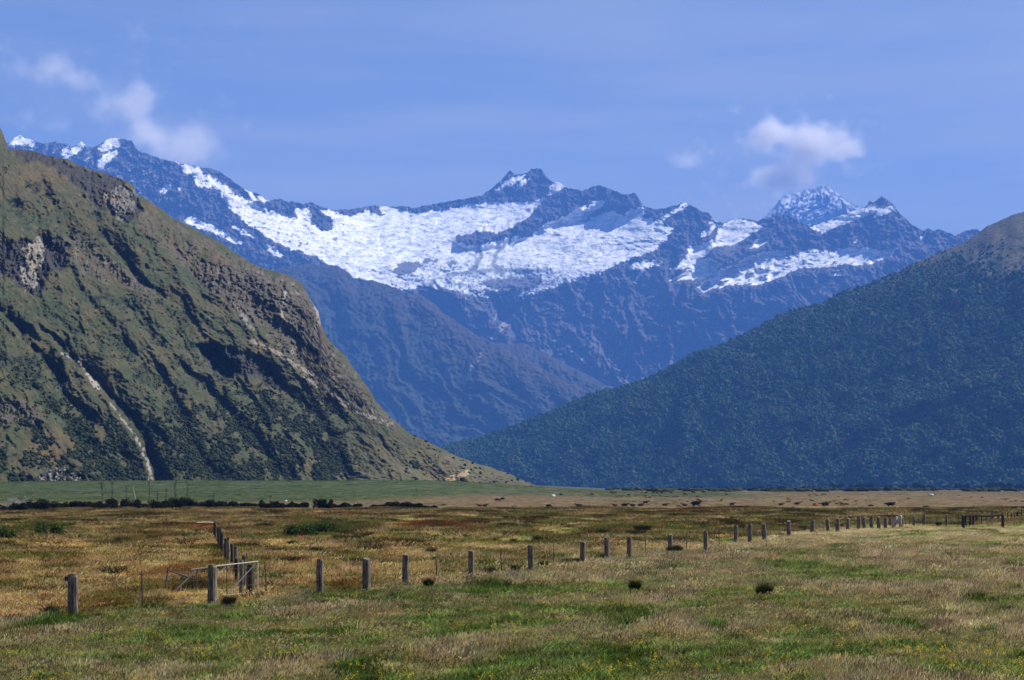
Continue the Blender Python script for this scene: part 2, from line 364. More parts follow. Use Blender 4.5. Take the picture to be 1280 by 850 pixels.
def warp(PX, PY): return PX + 7 * fbm(PX / 45, PY / 45, 3, 77), PY + 7 * fbm(PX / 45, PY / 45, 3, 78)
def hill_masks(PX, PY, edge):
    m = {}
    W = lambda poly, a=7, l=14, s=1: wpoly(PX, PY, poly, a, l, s)
    m['top'] = W([(18, 187), (60, 194), (110, 213), (150, 224), (166, 240), (176, 262), (158, 282), (135, 270), (118, 258), (104, 240), (84, 222), (50, 204), (22, 198)], 6, 15, 2)
    m['topp'] = W([(128, 246), (150, 232), (168, 240), (170, 258), (152, 276), (140, 262)], 6, 8, 3)
    m['cliff'] = W([(-40, 300), (0, 306), (25, 300), (60, 292), (85, 300), (82, 330), (60, 345), (50, 372), (35, 366), (10, 345), (-40, 330)], 8, 14, 4)
    m['cliffp'] = W([(34, 304), (54, 298), (52, 322), (46, 336), (46, 354), (28, 362), (30, 330)], 7, 9, 5)
    m['band'] = W([(80, 290), (110, 300), (150, 330), (200, 365), (205, 375), (170, 362), (120, 350), (85, 330)], 10, 14, 14)
    m['nose'] = W([(240, 330), (300, 335), (350, 345), (385, 362), (404, 415), (420, 448), (400, 455), (345, 410), (300, 392), (262, 360)], 10, 18, 6)
    m['slope'] = W([(330, 405), (372, 425), (410, 430), (468, 498), (500, 535), (470, 525), (420, 505), (385, 470), (350, 440)], 9, 14, 7)
    m['cave'] = W([(246, 432), (268, 430), (285, 447), (298, 462), (285, 474), (268, 462)], 4, 8, 8)
    m['caver'] = W([(246, 430), (275, 430), (300, 440), (325, 446), (345, 464), (356, 486), (336, 480), (318, 470), (300, 470), (285, 476), (268, 464)], 6, 9, 9)
    m['footr'] = W([(44, 596), (60, 588), (78, 582), (96, 590), (112, 602), (112, 616), (44, 616)], 6, 7, 10)
    m['lump'] = W([(-20, 500), (30, 500), (50, 512), (52, 528), (36, 530), (10, 530), (-20, 540)], 5, 9, 12)
    n = fbm(PX / 26, PY / 20, 5, 31, 0.6); n2 = fbm(PX / 7, PY / 6, 4, 37, 0.6)
    gx, gy = warp(PX, PY); g = np.zeros(PX.shape)
    for pts, wd, dp in GUL:
        d, s, r = pathdist(gx, gy, pts); g = np.maximum(g, np.exp(-(np.where(s > 0, d * 0.85, d * 1.5) / (wd * 1.1))**2) * sstep(0, 0.15, r))
    low = sstep(380, 590, PY)
    b = n * 1.1 + n2 * 0.55 + 0.34 * g + 0.34 * low - 0.36
    for cx, cy, rx, ry in ((25, 450, 60, 26), (225, 560, 60, 40), (140, 560, 40, 40), (300, 590, 60, 26), (425, 575, 30, 30), (200, 340, 30, 16), (120, 380, 90, 20), (330, 520, 50, 20)):
        b = b + 0.24 * np.exp(-(((PX - cx) / rx)**2 + ((PY - cy) / ry)**2))
    b = b - 0.3 * np.exp(-(((PX - 480) / 60)**2 + ((PY - 560) / 40)**2)) - 0.42 * sstep(400, 470, PX) - 0.35 * (m['nose'] > 0.5)
    m['bush'] = sstep(0.05, 0.16, b); m['n'] = n; m['n2'] = n2; m['g'] = g
    return m
def hill_depth(PX, PY, edge):
    h = HY - PY; Df = np.interp(PX, [-140, 0, 300, 500, 650, 740], [720, 806, 1022, 1166, 1267, 1332])
    D = plane_depth(Df, h, 0.62)
    D = D + 42 * np.exp(-edge / 10) + 18 * np.exp(-edge / 30)
    gx, gy = warp(PX, PY); sc = D / 1500
    for pts, wd, dp in GUL:
        d, s, r = pathdist(gx, gy, pts)
        pr = np.exp(-(np.where(s > 0, d / (wd * 1.7), d / (wd * 0.75)))**2)         # steep on the left bank
        D = D + sc * dp * pr * sstep(0, 0.2, r) * 1.35
    for pts, am, wd in ((GUL[0][0], 11, 3.0), (GUL[1][0], 12, 3.4), (GUL[3][0], 5, 3.0), (GUL[5][0], 8, 3.0), (GUL[6][0], 5, 3)):
        d, s, r = pathdist(gx, gy, pts); D = D + sc * am * np.exp(-(np.where(s > 0, d / (wd * 1.8), d / wd))**2) * sstep(0.02, 0.15, r) * (0.6 + 0.8 * sstep(-.3, .2, fbm(PX / 14, PY / 14, 3, 88)))
    # spur and gully noise, run along the fall lines
    a = (PX * 0.80 - PY * 0.60) / 42; b = (PX * 0.60 + PY * 0.80) / 150
    wn = fbm(PX / 60, PY / 60, 3, 15) * 0.9
    D = D - sc * 20 * (ridged(a + wn * 0.6, b, 3, 12, 0.42) - 0.5) * sstep(0, 40, edge)
    D = D - sc * 7.5 * (ridged((gx * 0.80 - gy * 0.58) / 17 + wn * 1.2, (gx * .58 + gy * .8) / 120, 3, 13, 0.45) - 0.5) * sstep(330, 430, PY)
    D = D - sc * 5 * fbm(PX / 16, PY / 14, 5, 18, 0.6) - sc * 4.2 * fbm(PX / 4.2, PY / 3.6, 4, 19, 0.65)
    m = hill_masks(PX, PY, edge)
    rock = np.clip(m['top'] + m['cliff'] + m['nose'] * 0.5 + m['slope'] * 0.5 + m['caver'] + m['footr'] + m['lump'] * 0.7 + m['band'] * 0.6 + 0.45 * wpoly(PX, PY, [(165, 256), (262, 304), (330, 342), (398, 395), (404, 430), (300, 392), (200, 312), (170, 284)], 10, 22, 16), 0, 1); rb = blur(rock, 2)
    D = D + rb * sc * 12 * (ridged(PX / 15 + PY / 40, PY / 26, 5, 25, 0.62) - 0.62) * 2.0
    D = D + rb * sc * 5 * fbm(PX / 4, PY / 7, 4, 26, 0.7) * 2
    D = D + blur(m['cave'], 1) * 46 * sc + blur(m['caver'], 2) * 12 * sc + blur(m['cliff'], 2) * 12 * sc + blur(m['top'], 1) * 16 * sc
    D = D + 8 * sc * blur((fbm(PX / 8, PY / 6, 4, 44, 0.6) + 0.12 * (m['band'] + m['nose'] + m['slope']) > 0.36).astype(float), 1)
    return D
def hill_paint(PX, PY, edge):
    m = hill_masks(PX, PY, edge); n, n2 = m['n'], m['n2']
    C = np.zeros(PX.shape + (3,)); C[...] = (0.068, 0.070, 0.031)
    paint(C, (0.098, 0.086, 0.043), sstep(-0.05, 0.3, fbm(PX / 38, PY / 24, 4, 50)) * 0.75)
    paint(C, (0.046, 0.064, 0.027), sstep(-0.15, 0.25, fbm(PX / 30, PY / 26, 4, 52)) * 0.85)
    paint(C, (0.108, 0.090, 0.050), np.exp(-(((PX - 55) / 70)**2 + ((PY - 222) / 26)**2)) * (0.75 + n))
    paint(C, (0.135, 0.122, 0.066), np.exp(-(((PX - 550) / 120)**2 + ((PY - 590) / 24)**2)) * 0.8)
    paint(C, (0.036, 0.058, 0.022), sstep(-0.25, 0.2, n) * np.exp(-(((PX - 60) / 80)**2 + ((PY - 395) / 32)**2)) * 0.8)
    paint(C, (0.15, 0.092, 0.042), np.exp(-(((PX - 62) / 30)**2 + ((PY - 566) / 13)**2)) * (0.75 + 1.2 * n))
    paint(C, (0.034, 0.044, 0.018), m['bush'] * 0.85)
    paint(C, (0.024, 0.034, 0.015), m['bush'] * sstep(0.0, 0.3, n2 + 0.1))
    rk = np.array((0.105, 0.092, 0.080)); 
    spots = sstep(0.26, 0.38, fbm(PX / 6, PY / 5, 4, 61, 0.65) + 0.12 * fbm(PX / 60, PY / 50, 3, 66)); paint(C, rk * 1.2, spots * 0.75 * (1 - 0.6 * m['bush']))
    sh = wpoly(PX, PY, [(165, 256), (200, 268), (262, 304), (330, 342), (372, 358), (398, 395), (404, 430), (360, 425), (300, 392), (250, 352), (200, 312), (170, 284)], 10, 22, 16)
    paint(C, (0.115, 0.094, 0.074), sh * sstep(-0.25, 0.15, n + 0.6 * n2) * 0.8)
    for k, a in (('nose', .85), ('slope', .75), ('band', .7), ('lump', .9)):
        paint(C, rk, m[k] * a * sstep(-0.35, 0.25, n2 + 0.1)); 
    paint(C, (0.22, 0.20, 0.18), np.clip(m['nose'] + m['slope'] + m['band'] * 0.6, 0, 1) * sstep(0.16, 0.4, fbm(PX / 9, PY / 13, 4, 64, 0.6)) * 0.85)
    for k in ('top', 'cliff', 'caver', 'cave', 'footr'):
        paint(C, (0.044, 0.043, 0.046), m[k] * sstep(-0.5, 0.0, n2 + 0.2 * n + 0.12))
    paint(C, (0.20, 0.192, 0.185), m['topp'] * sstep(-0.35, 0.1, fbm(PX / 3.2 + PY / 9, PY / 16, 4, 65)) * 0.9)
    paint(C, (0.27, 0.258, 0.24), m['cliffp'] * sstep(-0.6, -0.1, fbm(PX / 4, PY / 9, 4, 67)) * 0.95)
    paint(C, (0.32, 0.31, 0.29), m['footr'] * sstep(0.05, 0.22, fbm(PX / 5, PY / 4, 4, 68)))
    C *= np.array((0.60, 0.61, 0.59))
    # pale streaks of rock on the nose and gravel in the gullies
    def streak(pts, w0, w1, col, sd, thr=-0.15, a=1):
        d, s, r = pathdist(PX + 4 * fbm(PX / 9, PY / 9, 3, sd), PY, pts); wdt = w0 + (w1 - w0) * r
        paint(C, col, sstep(1.0, 0.6, d / wdt) * sstep(thr - 0.1, thr + 0.1, fbm(PX / 5, PY / 5, 3, sd + 4)) * a)
    streak([(356, 366), (354, 385), (352, 412)], 3.0, 2.0, (0.20, 0.19, 0.175), 70)
    streak([(384, 362), (397, 392), (399, 412)], 2.0, 2.5, (0.20, 0.19, 0.175), 71, -0.05)
    streak([(300, 385), (308, 402), (316, 412)], 4, 3, (0.14, 0.13, 0.115), 72)
    streak([(312, 425), (345, 440), (375, 460), (392, 468)], 3, 3, (0.15, 0.14, 0.125), 73)
    streak([(380, 470), (420, 500), (460, 520), (488, 530)], 3, 4, (0.14, 0.13, 0.12), 74, 0.0)
    streak([(76, 441), (98, 452), (106, 460)], 1.5, 2, (0.18, 0.175, 0.16), 75, -0.2)
    streak([(110, 468), (122, 484)], 2.5, 4, (0.19, 0.185, 0.17), 76, -0.4)
    streak([(138, 504), (152, 522), (166, 540), (176, 556), (184, 576), (190, 606)], 1.2, 3.3, (0.175, 0.17, 0.155), 77, -0.06)
    streak([(586, 590), (560, 600)], 4, 5, (0.22, 0.17, 0.11), 78)
    return C
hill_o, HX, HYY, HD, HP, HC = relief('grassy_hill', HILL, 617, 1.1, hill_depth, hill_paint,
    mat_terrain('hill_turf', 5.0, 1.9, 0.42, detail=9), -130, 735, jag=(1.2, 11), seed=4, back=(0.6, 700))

# ---- forested mountain on the right
RIGHT = [(380, 612), (450, 590), (500, 574), (556, 556.6), (573, 552.5), (600, 547), (635, 535), (662, 525), (704, 508), (741, 491), (772, 485.5), (800, 477), (809, 473), (840, 457.5), (868, 441), (899, 432), (935, 416), (947, 408), (971, 396),
         (995, 385.6), (1030, 379.6), (1045, 369), (1060, 362), (1084, 357), (1102, 348.5), (1126, 338), (1149, 326), (1167, 318.8), (1185, 310.5), (1206, 302.4), (1223.6, 290.6), (1235.5, 281.7), (1250, 275.7), (1268, 267.7), (1280, 264.7), (1340, 236), (1480, 190)]
def right_depth(PX, PY, edge):
    h = HY - PY; Df = np.interp(PX, [380, 560, 900, 1280, 1480], [5200, 4700, 4000, 3400, 3200])
    D = plane_depth(Df, h, 0.52) + 200 * np.exp(-edge / 14)
    a = (PX * 0.75 + PY * 0.66) / 85; b = (PX * -0.5 + PY * 0.85) / 300; wn = fbm(PX / 120, PY / 120, 3, 115) * 0.8
    D = D - 60 * (ridged(a + wn, b, 4, 112, 0.5) - 0.5) * sstep(0, 60, edge)
    d, s, r = pathdist(PX, PY, [(1290, 462), (1190, 488), (1110, 512), (1040, 550), (990, 600)])
    D = D - 60 * np.exp(-(np.where(PY > np.interp(PX, [990, 1290], [600, 462]), d / 70, d / 16))**2)
    D = D - 32 * fbm(PX / 34, PY / 30, 5, 118, 0.6) - 9 * fbm(PX / 7, PY / 6, 4, 119, 0.6)
    return D
def bushline(PX, PY): return sstep(-34, 22, PY - np.interp(PX, [560, 900, 960, 1060, 1150, 1200, 1280, 1480], [490, 385, 366, 352, 340, 322, 345, 330]) + 42 * fbm(PX / 60, PY / 40, 5, 121, 0.6))
def right_paint(PX, PY, edge):
    C = np.zeros(PX.shape + (3,)); C[...] = (0.056, 0.056, 0.028); n = fbm(PX / 22, PY / 14, 5, 125, 0.6)
    paint(C, (0.088, 0.074, 0.043), sstep(0.05, 0.35, n)); paint(C, (0.028, 0.038, 0.018), sstep(0.02, 0.25, -n))
    paint(C, (0.17, 0.145, 0.10), np.exp(-(((PX - 1262) / 36)**2 + ((PY - 336) / 9)**2)) * sstep(-0.2, 0.25, n) + np.exp(-(((PX - 1228) / 6)**2 + ((PY - 322) / 9)**2)) * 0.8)
    f = bushline(PX, PY)
    paint(C, (0.026, 0.048, 0.022), f); paint(C, (0.05, 0.062, 0.028), f * sstep(0, 0.3, n) * 0.7)
    paint(C, (0.095, 0.075, 0.045), np.exp(-(((PX - 1120) / 26)**2 + ((PY - 378 + (PX - 1120) * 0.1) / 2.6)**2)) * 0.8)
    return C
r_o, RX, RY, RD, RP, RC = relief('forested_mountain', RIGHT, 616, 1.9, right_depth, right_paint,
    mat_terrain('mountain_bush', 22.0, 14.0, 0.45, detail=8), 380, 1480, jag=(0.9, 12), seed=6, back=(0.55, 2500))

# ---- two blue spurs in the middle distance
SPUR_A = [(150, 300), (250, 322), (340, 338), (356, 335), (371, 331.6), (399, 330), (421, 333), (437, 341), (444.7, 349.4), (465, 351), (487, 358), (509, 366), (527, 369), (543, 380), (552, 390), (573, 403), (597, 420), (640, 441), (700, 472), (770, 508), (900, 580)]
SPUR_B = [(440, 440), (540, 428), (580, 424), (628, 428.5), (659, 430.5), (686.6, 444), (714, 458), (738, 470), (755, 480), (766, 484), (820, 505), (960, 590)]
def spur_depth(base, sl, sd, amp=170):
    def f(PX, PY, edge):
        h = HY - PY; D = plane_depth(base - (PX - 500) * 1.2, h, sl) + 110 * np.exp(-edge / 12)
        a = (PX * 0.80 - PY * 0.5) / 48; b = (PX * 0.5 + PY * 0.8) / 190; wn = fbm(PX / 80, PY / 80, 3, sd) * 0.8
        D = D - amp * (ridged(a + wn, b, 5, sd + 1, 0.55) - 0.5) * sstep(0, 30, edge) - 60 * fbm(PX / 20, PY / 18, 5, sd + 3, 0.62) - 36 * fbm(PX / 4, PY / 3.5, 4, sd + 5, 0.65)
        return D
    return f
def spur_paint(sd, scar=True):
    def f(PX, PY, edge):
        n = fbm(PX / 18, PY / 14, 5, sd, 0.62); C = np.zeros(PX.shape + (3,)); C[...] = (0.024, 0.036, 0.020)
        paint(C, (0.042, 0.032, 0.020), sstep(60, 5, edge + 60 * n) * 0.8)
        paint(C, (0.040, 0.034, 0.022), sstep(0.05, 0.35, n) * 0.7)
        paint(C, (0.016, 0.028, 0.016), sstep(0.12, 0.35, fbm(PX / 5, PY / 4, 4, sd + 2, 0.6)) * 0.8)
        if scar:
            for pts, wd in (([(601, 441), (596, 452), (588, 462), (582, 474)], 2.6), ([(590, 456), (583, 470), (580, 484)], 1.6), ([(544, 398), (545, 412)], 1.2)):
                d, s, r = pathdist(PX + 3 * fbm(PX / 5, PY / 5, 3, sd + 7), PY, pts); paint(C, (0.30, 0.25, 0.23), sstep(1, 0.5, d / wd) * sstep(-0.2, 0.1, fbm(PX / 3, PY / 3, 3, sd + 8)) * 0.8)
        return C
    return f
spur_mat = mat_terrain('distant_bush', 45.0, 30.0, 0.5, detail=8)
relief('blue_spur', SPUR_A, 618, 1.5, spur_depth(8200, 0.62, 201), spur_paint(211), spur_mat, 150, 900, jag=(2.2, 16), seed=8, back=(0.6, 1200))
relief('far_blue_spur', SPUR_B, 618, 1.5, spur_depth(9300, 0.62, 231), spur_paint(241, False), spur_mat, 440, 960, jag=(1.8, 14), seed=9, back=(0.6, 1200))

# ---- the snowy range with its glacier
RANGE = [(-140, 200), (-60, 186), (0, 181), (12.7, 177.7), (18, 171.5), (24, 169), (32, 173), (41, 176), (48, 178), (56, 180), (63.5, 177.7), (72, 178), (82.6, 180), (90, 184), (95, 182), (101, 176.5), (106, 180), (109.6, 184.6), (124, 181), (130, 177), (136.6, 173), (155.7, 173), (165, 176), (172, 188), (184, 192), (197, 197),
         (222, 203.7), (244.6, 208), (260, 210), (270, 213), (279, 217), (286, 222), (305, 236), (318, 241), (324, 243), (332, 250), (349.5, 249), (365, 252), (381, 255), (388, 252.5), (399, 257.5), (415, 262), (434, 262), (459, 258), (468, 256.5), (481, 259), (506, 257), (515, 260), (534, 256.5), (565, 251), (590, 247), (602.5, 244),
         (608, 240), (615, 235), (627.5, 225), (632, 218), (637, 214), (645, 217.5), (659, 216), (664, 211.5), (670, 210), (677, 211), (681, 218), (687, 225), (691.5, 228.5), (699, 228.5), (709, 235), (727.5, 238), (746, 231), (761.7, 235.7), (780, 243.4), (793, 241), (798, 248), (804.4, 257.7), (821, 261.5), (837, 259), (850, 254.6),
         (856, 253), (865, 257.7), (878, 264), (886, 266), (895, 277), (904, 278), (918, 272.4), (938, 274), (947, 277), (959, 271), (968, 269.5), (980, 267.5), (989, 270), (1001, 278), (1013, 284), (1033, 276), (1060, 265), (1078, 259.5), (1084, 256), (1087, 250.5), (1091.5, 253.4), (1102, 245.4), (1108, 248), (1114, 253.4), (1125.7, 267), (1137.5, 278.7), (1154, 289),
         (1160, 286), (1167, 288.5), (1175, 287), (1182, 289), (1194, 294.4), (1209, 287.6), (1220.7, 286), (1232, 292), (1300, 300), (1420, 315)]
SNOW = [
 # long white tongue and the main ice field
 [(218, 202), (248, 209.4), (264, 220), (280, 231), (296, 243), (305, 247), (333, 262), (365, 274), (373, 274), (370, 261), (384, 259), (391, 270), (387, 281), (402, 289), (417, 287), (416, 274), (399, 262), (418, 264.5), (430, 270), (452, 268), (460, 263), (471, 267), (482, 270), (470, 257), (481, 257), (502, 262), (518, 266), (540, 264),
  (565, 260), (577, 256), (605, 254), (621, 252), (646, 254), (681, 249), (671, 260), (662, 270), (640, 284), (621, 291), (599, 288), (569, 296), (571, 303), (587, 307), (612, 305), (637, 297), (662, 296), (680, 281), (699, 272), (717, 264), (743, 251.5), (757, 249.5), (754, 257.7), (738, 268), (725, 279), (733, 277), (744, 270), (764, 264), (780, 269), (795, 259.5), (806, 257), (808, 263), (802, 270),
  (821, 277), (832, 268), (847, 259), (858, 253), (861, 259), (837, 270), (826, 282), (845, 283), (832, 300), (819, 312), (808, 318), (785, 325), (764, 335), (744, 343), (712, 353.5), (687, 361), (658, 372), (640, 380), (630, 381), (612, 376), (590, 369), (559, 362), (527, 357), (509, 367), (474, 354), (437, 344), (402, 325), (371, 311), (365, 311), (337, 298), (318, 286), (302, 274), (286, 260), (280, 246), (262, 234), (250, 233), (236, 219)],
 [(229, 275), (241, 271), (252, 276), (264, 281), (286, 292), (305, 305), (292, 304), (264, 290), (238, 281)],
 [(289, 282), (296, 283), (310, 291), (319, 300), (312, 300), (300, 292)], [(326, 302), (343, 310), (357, 322), (350, 322), (333, 313)],
 [(9, 182), (19, 170), (24, 166), (41, 174), (49, 185), (32, 181)], [(76, 188), (82, 184), (93, 184), (100, 176), (108, 182), (97, 193), (79, 198)],
 [(122, 186), (136.6, 171), (151, 171), (149, 185), (127, 189)], [(122, 199), (132, 192), (149, 186), (147, 191), (141, 198), (127, 211), (120, 208)],
 [(860, 307), (873, 307), (899, 296), (925, 283), (946, 283), (936, 296), (914, 307), (894, 309), (883, 317), (873, 325), (888, 322), (904, 331), (888, 346), (860, 350), (836, 351), (855, 341), (865, 333), (836, 338), (855, 325), (860, 317)],
 [(872, 359), (888, 345), (900, 337), (918, 330), (933, 321), (968, 312), (985, 314), (980, 321), (995, 318), (1013, 309), (1036, 314), (1066, 309), (1084, 310), (1102, 313), (1126, 309), (1114, 319), (1090, 330), (1060, 331), (1028, 334), (998, 335), (977, 347), (945, 356), (918, 356), (895, 360), (878, 365)],
 [(1011, 285), (1034, 275.5), (1060, 265), (1093, 257.5), (1098, 263), (1084, 270), (1072, 274), (1042, 285), (1028, 292)],
 [(937, 311), (945, 301), (959, 291), (962, 302), (945, 310)], [(898, 286), (915, 274), (936, 276), (953, 283), (945, 290), (920, 288), (905, 296), (893, 303), (897, 294)], [(876, 291), (893, 281), (905, 280), (888, 291), (876, 297)],
 [(619, 238), (632, 226), (648, 219), (660, 219), (641, 232)], [(640, 240), (652, 226), (664, 222), (650, 236)], [(683, 244), (690, 229), (697, 227), (708, 232), (692, 243)],
 [(790, 330), (808, 325), (829, 329), (806, 336), (796, 352), (793, 352), (800, 338), (785, 339)], [(1096, 262), (1116, 257), (1122, 262), (1106, 268), (1092, 274)],
 [(1155, 292), (1159, 290), (1156, 298), (1150, 299)], [(1044, 344), (1048, 336), (1052, 344)], [(1060, 302), (1078, 300), (1074, 304)], [(886, 280), (892, 272), (900, 278)],
 [(200, 241), (206, 228), (216, 232), (205, 243)], [(222, 232), (227, 236), (224, 238)], [(1128, 290), (1133, 288), (1131, 293)], [(322, 245), (326, 243), (338, 252), (330, 253)], [(306, 238), (314, 240), (324, 250), (316, 250)]]
def range_masks(PX, PY):
    s = np.zeros(PX.shape)
    for i, p in enumerate(SNOW):
        a = 3.0 if i == 0 else 2.2; s = np.maximum(s, wpoly(PX, PY, p, a, 9, 300 + i % 3))
    # rock showing through in streaks at the edges of the right-hand snowfields
    st = fbm(PX / 13 - PY / 16, PY / 3.0 + PX / 12, 4, 331, 0.6)
    s = s * (1 - sstep(0.17, 0.22, st) * sstep(860, 900, PX) * sstep(300, 335, PY + 10 * fbm(PX / 20, PY / 20, 3, 5)))
    s = s * (1 - sstep(0.24, 0.3, fbm(PX / 9, PY / 4, 4, 335, 0.6)) * sstep(860, 830, PX) * 0.9 * sstep(345, 300, PY) * sstep(530, 380, PX))
    ir = np.zeros(PX.shape)
    for p in ([(596, 356), (604, 350), (620, 349), (640, 346), (662, 345), (678, 345), (676, 356), (655, 366), (640, 368), (628, 366), (616, 360)], [(488, 340), (500, 328), (522, 326), (530, 332), (515, 341), (498, 345)], [(556, 326), (572, 327), (570, 333), (560, 332)], [(526, 324), (545, 324), (548, 328), (530, 328)]):
        ir = np.maximum(ir, wpoly(PX, PY, p, 3, 6, 340))
    icef = sstep(318, 350, PY + 14 * fbm(PX / 30, PY / 20, 3, 345)) * np.exp(-((PX - 600) / 95)**2) * sstep(0.0, 0.3, np.exp(-((PX - 600) / 130)**2))
    frag = sstep(-0.12, 0.12, fbm(PX / 4, PY / 3.5, 4, 347, 0.7) - 0.55 * sstep(352, 384, PY - 0.10 * np.abs(PX - 630)) * np.exp(-((PX - 610) / 90)**2) + 0.2)
    s = s * np.where(icef > 0.25, frag, 1)
    return np.clip(s, 0, 1), ir, icef
def range_depth(PX, PY, edge):
    s, ir, icef = range_masks(PX, PY); nr, nc = PX.shape
    sl = 0.95 - 0.50 * blur(s, 10)
    base = np.interp(PX[0], [-140, 300, 620, 1000, 1420], [10600, 10900, 11200, 11100, 10800])
    G = np.zeros(PX.shape); G[0] = base; gy_ = np.linspace(PY[0].max(), PY.min(), nr)
    for j in range(nc): sl[:, j] = np.interp(-gy_, -PY[:, j], sl[:, j])          # onto level rows first
    for _ in range(2):
        c_ = np.cumsum(np.pad(sl, [(0, 0), (46, 45)], mode='edge'), axis=1); sl = (c_[:, 91:] - c_[:, :-91]) / 91
    for i in range(1, nr):
        G[i] = G[i - 1] * (1 + (gy_[i - 1] - gy_[i]) / np.maximum(F * sl[i] - (HY - gy_[i]), 260))
    D = np.zeros(PX.shape)
    for j in range(nc): D[:, j] = np.interp(-PY[:, j], -gy_, G[:, j])
    rockb = 1 - blur(s, 3)
    ridge = blur(wpoly(PX, PY, [(566, 300), (600, 288), (625, 288), (660, 268), (684, 246), (700, 232), (760, 232), (806, 250), (780, 268), (750, 262), (720, 268), (680, 283), (640, 300), (600, 310), (572, 305)], 2, 9, 350), 5)
    D = D - 150 * ridge
    a = (PX * 0.9 - PY * 0.3) / 34; wn = fbm(PX / 55, PY / 55, 3, 355) * 0.9
    left = sstep(420, 300, PX); a2 = (PX * 0.85 + PY * 0.6) / 26
    R1 = ridged(a + wn, PY / 70, 5, 356, 0.6); R2 = ridged(a2 + wn, (PY - PX * 0.5) / 80, 5, 357, 0.6)
    rr = (R1 * (1 - left) + R2 * left) - 0.55
    D = D - rockb * (150 + 130 * sstep(300, 360, PY)) * rr * sstep(0, 18, edge)
    # the two big buttresses under the snow, right of the gorge
    for pts, w1, w2, am in (([(900, 330), (840, 372), (780, 420), (720, 470), (690, 500)], 60, 26, 420), ([(640, 385), (600, 420), (560, 440)], 20, 40, -300), ([(1120, 330), (1060, 370), (1000, 400)], 50, 30, 300), ([(560, 372), (600, 420), (650, 450)], 40, 14, 250)):
        d, sd_, r = pathdist(PX, PY, pts); D = D - rockb * am * np.exp(-(np.where(sd_ > 0, d / w1, d / w2))**2)
    D = D - rockb * (110 * fbm(PX / 13, PY / 11, 5, 360, 0.65) + 45 * fbm(PX / 3.6, PY / 3.2, 4, 362, 0.7))
    cre = fbm(PX / 16 + PY / 30, PY / 4.2 - PX / 40, 5, 365, 0.6)
    brk = 0.35 + 0.8 * sstep(-0.05, 0.25, fbm(PX / 32, PY / 20, 3, 367)) + 0.6 * icef
    D = D - (1 - rockb) * (95 * fbm(PX / 60, PY / 26, 3, 363, 0.45) + 30 * brk * cre + 7 * brk * fbm(PX / 2.6, PY / 1.8, 3, 368, 0.7))
    return D
def range_paint(PX, PY, edge):
    s, ir, icef = range_masks(PX, PY); n = fbm(PX / 16, PY / 12, 5, 371, 0.62); n2 = fbm(PX / 4, PY / 3.5, 4, 373, 0.65)
    C = np.zeros(PX.shape + (3,)); C[...] = (0.058, 0.052, 0.057)
    paint(C, (0.088, 0.078, 0.080), sstep(0.02, 0.3, n + 0.5 * n2)); paint(C, (0.040, 0.036, 0.042), sstep(0.05, 0.3, -n - 0.3 * n2))
    paint(C, (0.14, 0.118, 0.112), sstep(400, 440, PY) * sstep(0.0, 0.28, fbm(PX / 6, PY / 24, 4, 375, 0.6)) * 0.7)
    paint(C, (0.060, 0.062, 0.038), sstep(0.0, 0.2, fbm(PX / 24, PY / 18, 4, 377) + 0.2 * sstep(380, 460, PY) - 0.1) * sstep(360, 400, PY) * 0.7)
    def streak(pts, wd, col, a=0.9):
        d, s_, r = pathdist(PX + 3 * fbm(PX / 6, PY / 6, 3, 381), PY, pts); paint(C, col, sstep(1, 0.4, d / wd) * a)
    for pts, wd in (([(582, 372), (583, 404)], 1.0), ([(632, 384), (622, 392), (618, 400)], 1.3), ([(638, 400), (624, 412), (610, 424)], 5), ([(748, 462), (752, 480)], 1.6), ([(700, 425), (712, 436), (740, 460)], 2.0), ([(693, 426), (700, 424)], 2.0)): streak(pts, wd, (0.30, 0.27, 0.27), 0.7)
    # thin dusting of snow caught on ledges near the crests
    led = sstep(0.20, 0.30, fbm(PX / 10 + PY / 8, PY / 2.4 + PX / 14, 4, 383, 0.65)); paint(C, (0.62, 0.65, 0.72), led * sstep(300, 250, PY) * 0.55 * (sstep(230, 150, PX) + sstep(860, 940, PX)))
    snow = np.zeros_like(C); snow[...] = (0.78, 0.80, 0.83)
    dirt_shade = sstep(-0.02, 0.34, fbm(PX / 16 + PY / 12, PY / 5 + 0.8 * fbm(PX / 30, PY / 14, 3, 386), 5, 385, 0.65)); paint(snow, (0.27, 0.32, 0.38), dirt_shade * 0.8 * sstep(380, 480, PX))  # dirty ice, with grey-blue glacier shading painted into the snow colour
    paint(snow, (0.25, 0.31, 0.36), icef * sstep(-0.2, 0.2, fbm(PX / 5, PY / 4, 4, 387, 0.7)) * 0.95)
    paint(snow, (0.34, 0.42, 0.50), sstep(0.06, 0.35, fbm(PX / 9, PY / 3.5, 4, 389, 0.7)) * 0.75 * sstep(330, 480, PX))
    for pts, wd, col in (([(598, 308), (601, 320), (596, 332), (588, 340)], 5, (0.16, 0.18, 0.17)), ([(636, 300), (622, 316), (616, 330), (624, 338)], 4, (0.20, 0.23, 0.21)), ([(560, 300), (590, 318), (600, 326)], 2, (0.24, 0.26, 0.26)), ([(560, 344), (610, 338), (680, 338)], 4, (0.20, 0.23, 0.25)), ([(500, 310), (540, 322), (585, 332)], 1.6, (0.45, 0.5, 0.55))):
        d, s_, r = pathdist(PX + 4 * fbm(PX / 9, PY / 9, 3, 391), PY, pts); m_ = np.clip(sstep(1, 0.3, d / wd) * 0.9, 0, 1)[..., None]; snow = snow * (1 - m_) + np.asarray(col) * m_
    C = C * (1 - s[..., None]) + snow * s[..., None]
    paint(C, (0.10, 0.10, 0.115), ir * 0.95)
    return C
